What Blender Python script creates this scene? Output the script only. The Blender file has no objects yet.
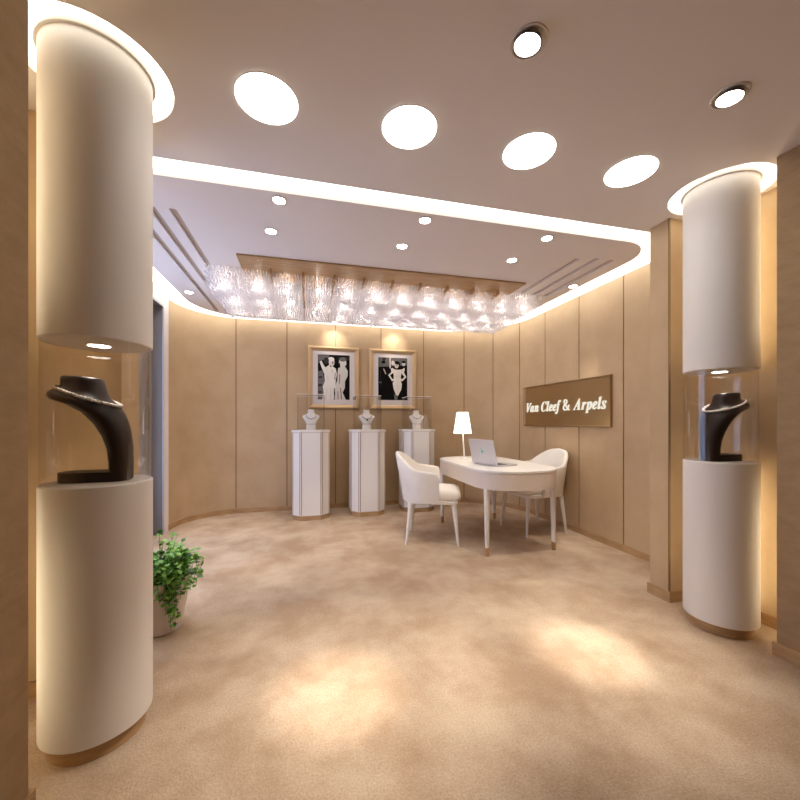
import bpy, bmesh, math, random
from mathutils import Vector, Matrix
from mathutils.geometry import tessellate_polygon
PI = math.pi
rnd = random.Random(7)
scene = bpy.context.scene
COL = scene.collection

# ------------------------------------------------------------------ materials
def mat(name, col=(.8, .8, .8), rough=.5, metal=0.0, spec=.5, emit=None, estr=0.0, coat=0.0):
    m = bpy.data.materials.new(name); m.use_nodes = True
    b = m.node_tree.nodes['Principled BSDF']
    b.inputs['Base Color'].default_value = (*col, 1)
    b.inputs['Roughness'].default_value = rough
    b.inputs['Metallic'].default_value = metal
    b.inputs['Specular IOR Level'].default_value = spec
    b.inputs['Coat Weight'].default_value = coat
    if emit:
        b.inputs['Emission Color'].default_value = (*emit, 1)
        b.inputs['Emission Strength'].default_value = estr
    return m

def noise_col(m, c1, c2, scale=5., detail=4., rough=.6, lo=.35, hi=.65, bump=0., bscale=None, stretch=(1, 1, 1), bdist=.01):
    """base colour wanders between c1 and c2; optional fine bump"""
    nt = m.node_tree; N = nt.nodes; L = nt.links; b = N['Principled BSDF']
    tc = N.new('ShaderNodeTexCoord'); mp = N.new('ShaderNodeMapping')
    mp.inputs['Scale'].default_value = stretch
    L.new(tc.outputs['Object'], mp.inputs['Vector'])
    n = N.new('ShaderNodeTexNoise'); n.inputs['Scale'].default_value = scale
    n.inputs['Detail'].default_value = detail; n.inputs['Roughness'].default_value = rough
    L.new(mp.outputs[0], n.inputs['Vector'])
    r = N.new('ShaderNodeValToRGB')
    r.color_ramp.elements[0].position = lo; r.color_ramp.elements[0].color = (*c1, 1)
    r.color_ramp.elements[1].position = hi; r.color_ramp.elements[1].color = (*c2, 1)
    L.new(n.outputs['Fac'], r.inputs['Fac']); L.new(r.outputs['Color'], b.inputs['Base Color'])
    if bump:
        n2 = N.new('ShaderNodeTexNoise'); n2.inputs['Scale'].default_value = bscale or scale * 8
        n2.inputs['Detail'].default_value = 2
        L.new(mp.outputs[0], n2.inputs['Vector'])
        bp = N.new('ShaderNodeBump'); bp.inputs['Strength'].default_value = bump
        bp.inputs['Distance'].default_value = bdist
        L.new(n2.outputs['Fac'], bp.inputs['Height']); L.new(bp.outputs['Normal'], b.inputs['Normal'])
    return r

def emission(name, col, strength):
    m = bpy.data.materials.new(name); m.use_nodes = True
    nt = m.node_tree; nt.nodes.clear()
    e = nt.nodes.new('ShaderNodeEmission'); o = nt.nodes.new('ShaderNodeOutputMaterial')
    e.inputs['Color'].default_value = (*col, 1); e.inputs['Strength'].default_value = strength
    nt.links.new(e.outputs[0], o.inputs[0])
    return m

def glass(name, tint=(1, 1, 1), reflect=.06, rough=.02):
    """clear glazing: tinted transparency under a fresnel reflection"""
    m = bpy.data.materials.new(name); m.use_nodes = True
    nt = m.node_tree; nt.nodes.clear(); N = nt.nodes
    o = N.new('ShaderNodeOutputMaterial'); t = N.new('ShaderNodeBsdfTransparent'); g = N.new('ShaderNodeBsdfGlossy')
    mx = N.new('ShaderNodeMixShader'); lw = N.new('ShaderNodeLayerWeight'); lw.inputs['Blend'].default_value = .35
    mm = N.new('ShaderNodeMath'); mm.operation = 'MULTIPLY_ADD'
    mm.inputs[1].default_value = .45; mm.inputs[2].default_value = reflect
    t.inputs['Color'].default_value = (*tint, 1); g.inputs['Roughness'].default_value = rough
    nt.links.new(lw.outputs['Facing'], mm.inputs[0])
    nt.links.new(mm.outputs[0], mx.inputs[0]); nt.links.new(t.outputs[0], mx.inputs[1]); nt.links.new(g.outputs[0], mx.inputs[2])
    nt.links.new(mx.outputs[0], o.inputs[0])
    return m

M = {}
M['ceiling'] = mat('ceiling_paint', (.82, .765, .735), .9, spec=.2)
M['panel_ceiling'] = mat('ceiling_panel_paint', (.80, .745, .73), .9, spec=.2)
M['fabric'] = mat('wall_fabric', (.56, .40, .235), .75, spec=.25)
noise_col(M['fabric'], (.515, .365, .220), (.575, .42, .26), 3.0, 4, bump=.06, bscale=260)
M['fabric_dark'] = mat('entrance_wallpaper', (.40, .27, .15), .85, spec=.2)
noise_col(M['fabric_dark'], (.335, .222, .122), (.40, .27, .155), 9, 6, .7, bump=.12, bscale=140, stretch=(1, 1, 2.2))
M['groove'] = mat('panel_joint', (.10, .065, .035), .6)
M['bronze'] = mat('joint_bronze', (.24, .145, .07), .4, .7)
M['wood'] = mat('skirting_wood', (.46, .28, .13), .45)
noise_col(M['wood'], (.38, .22, .10), (.52, .33, .165), 6, 5, .65, stretch=(1, 1, 6))
M['carpet'] = mat('carpet_floor', (.5, .37, .25), .95, spec=.1)
M['white'] = mat('column_white', (.79, .75, .715), .55, spec=.35)
M['lacquer'] = mat('white_lacquer', (.80, .765, .73), .35, spec=.4)
M['bust_white'] = mat('bust_white', (.86, .83, .79), .6)
M['leather'] = mat('chair_leather', (.80, .755, .71), .5, spec=.35)
noise_col(M['leather'], (.78, .735, .69), (.82, .775, .73), 8, 3, bump=.05, bscale=300)
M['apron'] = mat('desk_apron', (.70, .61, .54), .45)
M['cushion'] = mat('cushion_leather', (.84, .80, .75), .55)
M['rose'] = mat('rose_metal', (.40, .24, .18), .4, .6)
M['brass'] = mat('brass_tip', (.55, .35, .19), .35, .85)
M['gold'] = mat('gold_frame', (.72, .53, .31), .35, .7)
M['matboard'] = mat('mat_board', (.74, .68, .66), .8)
M['velvet'] = mat('brown_velvet', (.014, .006, .006), .42, spec=.32)
M['velvet'].node_tree.nodes['Principled BSDF'].inputs['Sheen Weight'].default_value = .04
M['velvet'].node_tree.nodes['Principled BSDF'].inputs['Sheen Tint'].default_value = (.7, .5, .55, 1)
M['pearl'] = mat('pearl', (.88, .82, .78), .18, spec=.7, coat=.4)
M['chain'] = mat('dark_chain', (.10, .055, .05), .3, .6)
M['pendant'] = mat('pendant_stone', (.05, .10, .10), .1, .2)
M['glass'] = glass('showcase_glass', (.97, .945, .91), .035)
M['case_glass'] = glass('cover_glass', (.985, .98, .975), .012)
M['glass_edge'] = mat('glass_edge', (.85, .78, .72), .3)
M['black'] = mat('print_black', (.006, .005, .005), .85, spec=.1)
M['print_dark'] = mat('print_dark_grey', (.035, .032, .032), .85, spec=.1)
M['print_mid'] = mat('print_grey', (.15, .14, .135), .85, spec=.1)
M['print_light'] = mat('print_light', (.68, .64, .59), .85, spec=.1)
M['print_white'] = mat('print_white', (.80, .76, .70), .85, spec=.1)
M['trim_white'] = mat('lamp_trim', (.72, .68, .64), .4)
M['trim_dark'] = mat('lamp_bezel', (.22, .20, .19), .4, .4)
M['alu'] = mat('laptop_aluminium', (.62, .60, .63), .38, .55)
M['keys'] = mat('laptop_keys', (.03, .03, .035), .5)
M['screen'] = mat('laptop_screen', (.02, .02, .025), .15)
M['pot'] = mat('pot_ceramic', (.72, .63, .56), .45)
M['soil'] = mat('soil', (.06, .04, .025), .95)
M['stem'] = mat('plant_stem', (.10, .12, .04), .7)
M['leaf'] = mat('plant_leaf', (.19, .48, .08), .5)
M['alu_frame'] = mat('window_frame_grey', (.42, .42, .45), .45, .3)
M['sign'] = mat('sign_bronze', (.42, .28, .135), .28, .75)
M['sign_edge'] = mat('sign_edge', (.38, .24, .11), .3, .85)
M['slot'] = mat('slot_lining', (.50, .42, .36), .8)
M['board'] = mat('chandelier_wood', (.42, .26, .12), .5)
noise_col(M['board'], (.36, .21, .09), (.48, .30, .14), 5, 5, .6, stretch=(1, 8, 1))
LED = (1.0, .95, .87)
M['cove'] = emission('cove_light', LED, 2.0)
M['disc'] = emission('disc_light', LED, 7.0)
M['ring'] = emission('ring_light', (1.0, .93, .78), 2.4)
M['lens'] = emission('downlight_lens', (1.0, .94, .84), 30.0)
M['spotlens'] = emission('showcase_lens', (1.0, .94, .86), 14.0)
M['bulb'] = emission('chandelier_bulb', (1.0, .92, .82), 60.0)
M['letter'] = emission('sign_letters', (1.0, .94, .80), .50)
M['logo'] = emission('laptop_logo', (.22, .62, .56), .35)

def shade_mat():
    m = mat('lamp_shade_fabric', (.9, .86, .8), .8, emit=(1, .92, .8), estr=1.2)
    return m
M['shade'] = shade_mat()

def crystal_mat():
    m = bpy.data.materials.new('crystal_beads'); m.use_nodes = True
    nt = m.node_tree; nt.nodes.clear(); N = nt.nodes; L = nt.links
    o = N.new('ShaderNodeOutputMaterial')
    t = N.new('ShaderNodeBsdfTransparent'); t.inputs['Color'].default_value = (.97, .96, .97, 1)
    tl = N.new('ShaderNodeBsdfTranslucent'); tl.inputs['Color'].default_value = (.93, .91, .92, 1)
    df = N.new('ShaderNodeBsdfDiffuse'); df.inputs['Color'].default_value = (.93, .91, .92, 1)
    gl = N.new('ShaderNodeBsdfGlossy'); gl.inputs['Roughness'].default_value = .15
    a = N.new('ShaderNodeMixShader'); a.inputs[0].default_value = .45
    b = N.new('ShaderNodeMixShader'); b.inputs[0].default_value = .08
    c = N.new('ShaderNodeMixShader'); c.inputs[0].default_value = .30
    L.new(tl.outputs[0], a.inputs[1]); L.new(df.outputs[0], a.inputs[2])
    L.new(a.outputs[0], b.inputs[1]); L.new(gl.outputs[0], b.inputs[2])
    L.new(b.outputs[0], c.inputs[1]); L.new(t.outputs[0], c.inputs[2])
    L.new(c.outputs[0], o.inputs[0])
    return m
M['crystal'] = crystal_mat()

def window_mat():
    """frosted window pane: lets the daylight through, blurred"""
    m = bpy.data.materials.new('frosted_pane'); m.use_nodes = True
    nt = m.node_tree; nt.nodes.clear(); N = nt.nodes; L = nt.links
    o = N.new('ShaderNodeOutputMaterial')
    t = N.new('ShaderNodeBsdfTransparent'); t.inputs['Color'].default_value = (.75, .8, .9, 1)
    tl = N.new('ShaderNodeBsdfTranslucent'); tl.inputs['Color'].default_value = (.80, .84, .92, 1)
    df = N.new('ShaderNodeBsdfDiffuse'); df.inputs['Color'].default_value = (.6, .6, .66, 1)
    a = N.new('ShaderNodeMixShader'); a.inputs[0].default_value = .3
    c = N.new('ShaderNodeMixShader'); c.inputs[0].default_value = .30
    L.new(tl.outputs[0], a.inputs[1]); L.new(df.outputs[0], a.inputs[2])
    L.new(a.outputs[0], c.inputs[1]); L.new(t.outputs[0], c.inputs[2])
    L.new(c.outputs[0], o.inputs[0])
    return m
M['pane'] = window_mat()
M['niche_strip'] = emission('niche_strip', (1.0, .86, .58), 6.0)
M['stile'] = mat('window_stile_grey', (.175, .152, .135), .45, .1)

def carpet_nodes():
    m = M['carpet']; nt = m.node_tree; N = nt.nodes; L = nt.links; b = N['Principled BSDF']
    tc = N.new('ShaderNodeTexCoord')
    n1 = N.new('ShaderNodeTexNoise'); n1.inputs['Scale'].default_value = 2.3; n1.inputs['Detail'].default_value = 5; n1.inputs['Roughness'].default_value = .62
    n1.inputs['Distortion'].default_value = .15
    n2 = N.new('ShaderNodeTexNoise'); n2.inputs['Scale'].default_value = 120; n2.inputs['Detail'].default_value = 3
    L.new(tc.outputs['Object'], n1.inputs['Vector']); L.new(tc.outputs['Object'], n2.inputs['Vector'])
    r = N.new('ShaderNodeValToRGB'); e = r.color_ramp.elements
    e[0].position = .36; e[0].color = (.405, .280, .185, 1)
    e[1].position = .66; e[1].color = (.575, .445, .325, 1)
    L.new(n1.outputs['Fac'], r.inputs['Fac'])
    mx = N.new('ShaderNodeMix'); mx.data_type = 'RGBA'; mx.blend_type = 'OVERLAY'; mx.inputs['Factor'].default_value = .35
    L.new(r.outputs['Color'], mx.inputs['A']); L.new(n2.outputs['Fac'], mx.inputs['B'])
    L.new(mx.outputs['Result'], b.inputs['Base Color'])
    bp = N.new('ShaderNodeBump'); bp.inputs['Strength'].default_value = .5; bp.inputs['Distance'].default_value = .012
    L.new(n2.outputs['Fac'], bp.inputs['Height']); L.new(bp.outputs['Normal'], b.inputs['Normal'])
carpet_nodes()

# ------------------------------------------------------------------ object helpers
def tag(o, label=None, cat=None, group=None, kind=None):
    if label: o['label'] = label
    if cat: o['category'] = cat
    if group: o['group'] = group
    if kind: o['kind'] = kind
    return o

def thing(name, label, cat, loc=(0, 0, 0), rz=0., group=None):
    o = bpy.data.objects.new(name, None); COL.objects.link(o)
    o.empty_display_size = .1
    o.location = loc; o.rotation_euler = (0, 0, rz)
    return tag(o, label, cat, group)

def obj(name, bm, mats, parent=None, loc=(0, 0, 0), rz=0., smooth=True, ang=35):
    if not isinstance(mats, (list, tuple)): mats = [mats]
    bmesh.ops.remove_doubles(bm, verts=bm.verts, dist=1e-6)
    bmesh.ops.recalc_face_normals(bm, faces=bm.faces)
    me = bpy.data.meshes.new(name); bm.to_mesh(me); bm.free()
    for m in mats: me.materials.append(m)
    if smooth:
        for p in me.polygons: p.use_smooth = True
        me.set_sharp_from_angle(angle=math.radians(ang))
    o = bpy.data.objects.new(name, me); COL.objects.link(o)
    o.location = loc; o.rotation_euler = (0, 0, rz)
    if parent: o.parent = parent
    return o

def struct(name, bm, mats, label, smooth=True, parent=None):
    o = obj(name, bm, mats, parent, smooth=smooth)
    return tag(o, label, None, None, 'structure')

def dup(root, loc, rz=None, label=None, group=None):
    """a copy of a thing with copies of its parts and their sub-parts (mesh data shared)"""
    r = root.copy(); COL.objects.link(r); r.location = loc
    if rz is not None: r.rotation_euler = (0, 0, rz)
    if label: r['label'] = label
    if group: r['group'] = group
    for ch in list(root.children):
        c = ch.copy(); COL.objects.link(c); c.parent = r
        for g in list(ch.children):
            d = g.copy(); COL.objects.link(d); d.parent = c
    return r

# ------------------------------------------------------------------ bmesh helpers
def box(bm, x0, x1, y0, y1, z0, z1, bev=0., mi=0, mtx=None):
    co = [(x, y, z) for z in (z0, z1) for x, y in ((x0, y0), (x1, y0), (x1, y1), (x0, y1))]
    v = [bm.verts.new(c) for c in co]
    fs = [bm.faces.new([v[i] for i in q]) for q in ((3, 2, 1, 0), (4, 5, 6, 7), (0, 1, 5, 4), (1, 2, 6, 5), (2, 3, 7, 6), (3, 0, 4, 7))]
    for f in fs: f.material_index = mi
    if bev:
        ed = list({e for f in fs for e in f.edges})
        r = bmesh.ops.bevel(bm, geom=ed, offset=bev, segments=2, profile=.7, affect='EDGES')
        for f in r['faces']: f.material_index = mi
        v = list({w for f in r['faces'] for w in f.verts} | {w for w in v if w.is_valid})
    if mtx is not None: bmesh.ops.transform(bm, matrix=mtx, verts=[w for w in v if w.is_valid])

def loft(bm, rings, cap0=True, cap1=True, closed=True, mi=0):
    vr = [[bm.verts.new(p) for p in r] for r in rings]
    n = len(rings[0])
    for a, b in zip(vr, vr[1:]):
        for i in range(n if closed else n - 1):
            j = (i + 1) % n
            f = bm.faces.new((a[i], a[j], b[j], b[i])); f.material_index = mi
    if cap0: bm.faces.new(vr[0][::-1]).material_index = mi
    if cap1: bm.faces.new(vr[-1]).material_index = mi
    return vr

def circ(cx, cy, z, r, n=32, ry=None):
    ry = r if ry is None else ry
    return [(cx + r * math.cos(2 * PI * i / n), cy + ry * math.sin(2 * PI * i / n), z) for i in range(n)]

def lathe(bm, prof, n=32, cx=0, cy=0, cap0=True, cap1=True, mi=0):
    loft(bm, [circ(cx, cy, z, max(r, 1e-4), n) for r, z in prof], cap0, cap1, mi=mi)

def prism(bm, loops, z0, z1, mi=0, mi_side=None):
    """flat slab between z0 and z1: first loop outline, the rest holes"""
    if mi_side is None: mi_side = mi
    flat = [p for l in loops for p in l]
    tris = tessellate_polygon([[Vector((p[0], p[1], 0)) for p in l] for l in loops])
    lo = [bm.verts.new((p[0], p[1], z0)) for p in flat]; hi = [bm.verts.new((p[0], p[1], z1)) for p in flat]
    for t in tris:
        try:
            bm.faces.new([lo[i] for i in t]).material_index = mi
            bm.faces.new([hi[i] for i in reversed(t)]).material_index = mi
        except ValueError: pass
    k = 0
    for l in loops:
        n = len(l)
        for i in range(n):
            a, b = k + i, k + (i + 1) % n
            bm.faces.new((lo[a], lo[b], hi[b], hi[a])).material_index = mi_side
        k += n

def tube(bm, pts, r, n=8, mi=0, closed=False, r2=None):
    pts = [Vector(p) for p in pts]; rings = []; N = len(pts)
    up = None
    for i, p in enumerate(pts):
        if closed: d = pts[(i + 1) % N] - pts[i - 1]
        else: d = pts[min(i + 1, N - 1)] - pts[max(i - 1, 0)]
        d.normalize()
        if up is None: up = Vector((0, 0, 1)) if abs(d.z) < .9 else Vector((1, 0, 0))
        s = d.cross(up).normalized(); up = s.cross(d).normalized()
        rr = r if r2 is None else r + (r2 - r) * i / max(N - 1, 1)
        rings.append([p + s * rr * math.cos(2 * PI * k / n) + up * rr * math.sin(2 * PI * k / n) for k in range(n)])
    if closed: loft(bm, rings + [rings[0]], False, False, mi=mi)
    else: loft(bm, rings, mi=mi)

def ball(bm, c, r, u=12, v=8, mi=0, s=(1, 1, 1)):
    rings = []
    for j in range(1, v):
        t = PI * j / v
        rings.append([(c[0] + s[0] * r * math.sin(t) * math.cos(2 * PI * i / u), c[1] + s[1] * r * math.sin(t) * math.sin(2 * PI * i / u), c[2] - s[2] * r * math.cos(t)) for i in range(u)])
    loft(bm, rings, mi=mi)

def rrect(x0, x1, y0, y1, r, n=8):
    """rounded rectangle outline, r one radius or four (--, +-, ++, -+)"""
    if not isinstance(r, (list, tuple)): r = [r] * 4
    out = []
    for (cx, cy, a0, rr) in ((x0 + r[0], y0 + r[0], PI, r[0]), (x1 - r[1], y0 + r[1], 1.5 * PI, r[1]), (x1 - r[2], y1 - r[2], 0, r[2]), (x0 + r[3], y1 - r[3], .5 * PI, r[3])):
        for i in range(n + 1):
            a = a0 + .5 * PI * i / n
            out.append((cx + rr * math.cos(a), cy + rr * math.sin(a)))
    return out

def offset_path(pts, d):
    """open 2D polyline moved sideways by d (to the left of travel)"""
    out = []; N = len(pts)
    for i in range(N):
        a = Vector(pts[max(i - 1, 0)]); b = Vector(pts[min(i + 1, N - 1)])
        t = (b - a).normalized(); nrm = Vector((-t.y, t.x))
        out.append((pts[i][0] + nrm.x * d, pts[i][1] + nrm.y * d))
    return out

def wall_strip(bm, pts, d0, d1, z0, z1, mi=0):
    a = offset_path(pts, d0); b = offset_path(pts, d1)
    rings = [[(p[0], p[1], z0), (q[0], q[1], z0), (q[0], q[1], z1), (p[0], p[1], z1)] for p, q in zip(a, b)]
    loft(bm, rings, mi=mi)

WALL_JOINTS = [0.966, 1.608, 2.26, 2.908, 3.552, 4.17, 4.6, 5.028, 5.542, 6.134, 6.716]
GS=[0, 30, 88, 131, 172, 197, 242, 287, 347, 417, 446, 478, 537, 582, 607, 657]
GX=5667
GV=[138,-11,156,368,153,396,142,416,124,429,99,435,99,451,301,451,301,433,280,431,266,426,257,419,252,409,250,402,246,365,235,123,436,373,445,385,450,398,452,412,442,428,411,434,411,451,550,451,550,433,547,433,528,429,512,419,496,403,159,-11,523,-9,494,-3,471,14,456,40,451,73,455,109,465,147,481,184,502,220,527,251,554,276,596,301,635,310,668,299,684,265,695,303,767,303,711,108,699,63,698,56,701,44,708,40,729,52,755,87,770,78,718,13,667,-9,636,2,625,34,626,42,627,52,632,75,607,38,581,12,554,-4,563,41,578,45,594,56,609,73,623,95,635,120,646,147,656,175,662,202,667,227,668,248,662,272,642,281,627,276,611,264,595,244,579,219,565,190,553,159,540,115,536,97,535,81,542,51,1058,-9,1025,3,1013,41,1015,59,1021,84,1070,237,1071,246,1068,257,1058,261,1022,243,982,190,962,152,943,107,926,57,911,0,831,0,895,240,897,249,897,254,890,268,870,273,863,273,862,289,996,310,962,193,998,245,1032,281,1066,303,1101,310,1139,297,1152,259,1150,246,1147,226,1094,57,1097,47,1105,43,1115,46,1125,55,1150,90,1164,80,1137,41,1111,13,1086,-4,1593,-11,1540,-6,1495,10,1459,36,1433,71,1416,114,1411,165,1415,214,1427,262,1447,309,1474,352,1507,389,1544,420,1609,452,1677,463,1724,459,1794,444,1798,444,1811,449,1822,463,1840,463,1811,308,1791,310,1786,366,1768,406,1739,431,1699,439,1654,430,1612,401,1575,353,1542,287,1520,212,1513,142,1520,91,1542,53,1576,28,1620,20,1694,41,1759,105,1777,91,1696,14,1890,-9,1869,-6,1854,3,1844,19,1841,40,1841,50,1843,61,1935,399,1937,414,1930,428,1909,433,1903,433,1902,450,2033,470,1926,69,1924,60,1923,54,1926,44,1934,41,1954,53,1982,89,1995,79,1969,39,1944,12,1918,-4,2147,-9,2107,-2,2076,19,2056,53,2049,98,2053,135,2066,172,2085,207,2109,240,2138,268,2170,290,2203,305,2236,310,2267,305,2290,293,2304,273,2309,248,2299,209,2267,174,2213,144,2139,124,2136,106,2135,88,2138,66,2147,50,2162,39,2182,36,2219,51,2256,95,2274,83,2218,14,2144,146,2174,156,2200,171,2223,190,2239,212,2250,236,2253,260,2252,272,2247,280,2240,286,2231,287,2209,279,2186,252,2163,207,2426,-9,2386,-2,2354,19,2334,53,2327,98,2332,135,2344,172,2363,207,2388,240,2416,268,2448,290,2481,305,2514,310,2545,305,2568,293,2583,273,2587,248,2577,209,2545,174,2491,144,2417,124,2414,106,2413,88,2416,66,2425,50,2440,39,2460,36,2497,51,2534,95,2552,83,2497,14,2422,146,2452,156,2479,171,2501,190,2518,212,2528,236,2532,260,2530,272,2525,280,2518,286,2509,287,2487,279,2464,252,2441,207,2562,-139,2538,-135,2520,-124,2507,-106,2503,-85,2505,-70,2512,-58,2523,-50,2537,-48,2550,-50,2559,-56,2566,-66,2568,-79,2567,-89,2563,-97,2559,-103,2557,-107,2560,-114,2569,-117,2582,-113,2594,-102,2604,-86,2613,-65,2623,-35,2688,275,2641,275,2647,303,2694,303,2719,376,2754,428,2794,460,2840,470,2869,467,2892,456,2905,439,2910,418,2901,391,2875,381,2863,384,2852,391,2845,401,2842,413,2844,422,2848,430,2852,437,2853,442,2850,447,2842,449,2823,441,2806,415,2789,369,2772,303,2829,303,2825,275,2768,275,2714,35,2693,-29,2668,-77,2639,-112,2604,-132,3231,-7,3169,2,3121,28,3090,69,3080,125,3087,172,3107,208,3140,238,3183,266,3162,291,3143,318,3129,348,3125,382,3133,426,3158,459,3197,480,3248,487,3296,480,3333,460,3357,427,3364,383,3358,344,3337,312,3306,283,3268,258,3398,133,3414,155,3426,181,3437,209,3445,240,3505,240,3493,198,3478,160,3459,125,3436,95,3534,0,3454,0,3396,56,3363,31,3325,11,3282,-2,3232,293,3266,315,3289,336,3302,358,3306,383,3302,405,3290,423,3271,435,3246,439,3221,435,3200,424,3187,406,3182,383,3186,360,3195,338,3211,317,3233,46,3273,49,3307,60,3335,75,3358,93,3219,229,3186,207,3162,185,3147,160,3141,127,3148,94,3166,68,3195,51,3759,0,3759,17,3788,25,3814,48,4150,461,4169,461,4153,89,4153,79,4169,33,4215,17,4215,0,4005,0,4005,17,4034,24,4052,39,4061,60,4064,87,4065,140,3924,140,3866,67,3860,56,3856,47,3854,40,3865,25,3898,17,3898,0,3946,168,4067,168,4074,328,4294,0,4358,240,4359,249,4360,254,4353,268,4332,273,4326,273,4325,289,4459,310,4422,189,4452,243,4466,264,4479,280,4492,293,4505,302,4517,308,4530,310,4558,298,4567,265,4565,245,4557,230,4544,221,4528,218,4510,223,4494,238,4491,240,4488,241,4465,224,4435,175,4418,139,4403,97,4374,0,4530,-139,4530,-121,4546,-119,4557,-114,4566,-106,4571,-95,4575,-83,4659,241,4660,253,4658,263,4652,269,4641,272,4625,273,4625,290,4753,310,4733,242,4784,293,4836,310,4865,304,4887,288,4901,261,4906,224,4902,184,4890,143,4872,103,4848,67,4819,36,4789,11,4756,-4,4723,-9,4698,-6,4677,6,4654,-82,4653,-97,4655,-109,4662,-116,4675,-119,4694,-122,4694,-139,4711,15,4727,19,4744,31,4759,49,4774,71,4787,97,4799,125,4808,153,4816,179,4820,203,4822,224,4820,240,4815,252,4806,259,4796,262,4749,232,4712,142,4688,53,4686,38,4692,20,5031,-9,4991,-2,4960,19,4940,53,4933,98,4937,135,4950,172,4969,207,4993,240,5022,268,5053,290,5086,305,5120,310,5150,305,5174,293,5188,273,5193,248,5182,209,5150,174,5097,144,5022,124,5019,106,5018,88,5022,66,5031,50,5046,39,5066,36,5103,51,5139,95,5158,83,5102,14,5028,146,5058,156,5084,171,5106,190,5123,212,5134,236,5137,260,5136,272,5131,280,5124,286,5115,287,5093,279,5069,252,5047,207,5273,-9,5252,-6,5236,3,5226,19,5223,40,5224,50,5225,61,5317,399,5320,414,5313,428,5292,433,5285,433,5285,450,5416,470,5308,69,5306,60,5306,54,5308,44,5316,41,5337,53,5364,89,5377,79,5351,39,5326,12,5301,-4,5528,-9,5500,-6,5459,7,5452,7,5440,4,5430,-7,5413,-4,5430,109,5450,105,5470,37,5518,14,5547,24,5556,52,5555,64,5551,77,5543,91,5488,163,5475,185,5468,207,5465,228,5471,260,5490,286,5518,303,5552,309,5581,306,5626,295,5629,295,5641,298,5649,307,5667,307,5652,205,5634,207,5611,268,5571,288,5556,286,5544,278,5536,268,5534,255,5540,231,5560,202,5593,162,5612,132,5620,116,5625,99,5627,82,5624,58,5614,36,5599,17,5579,3,5555,-6]
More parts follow.
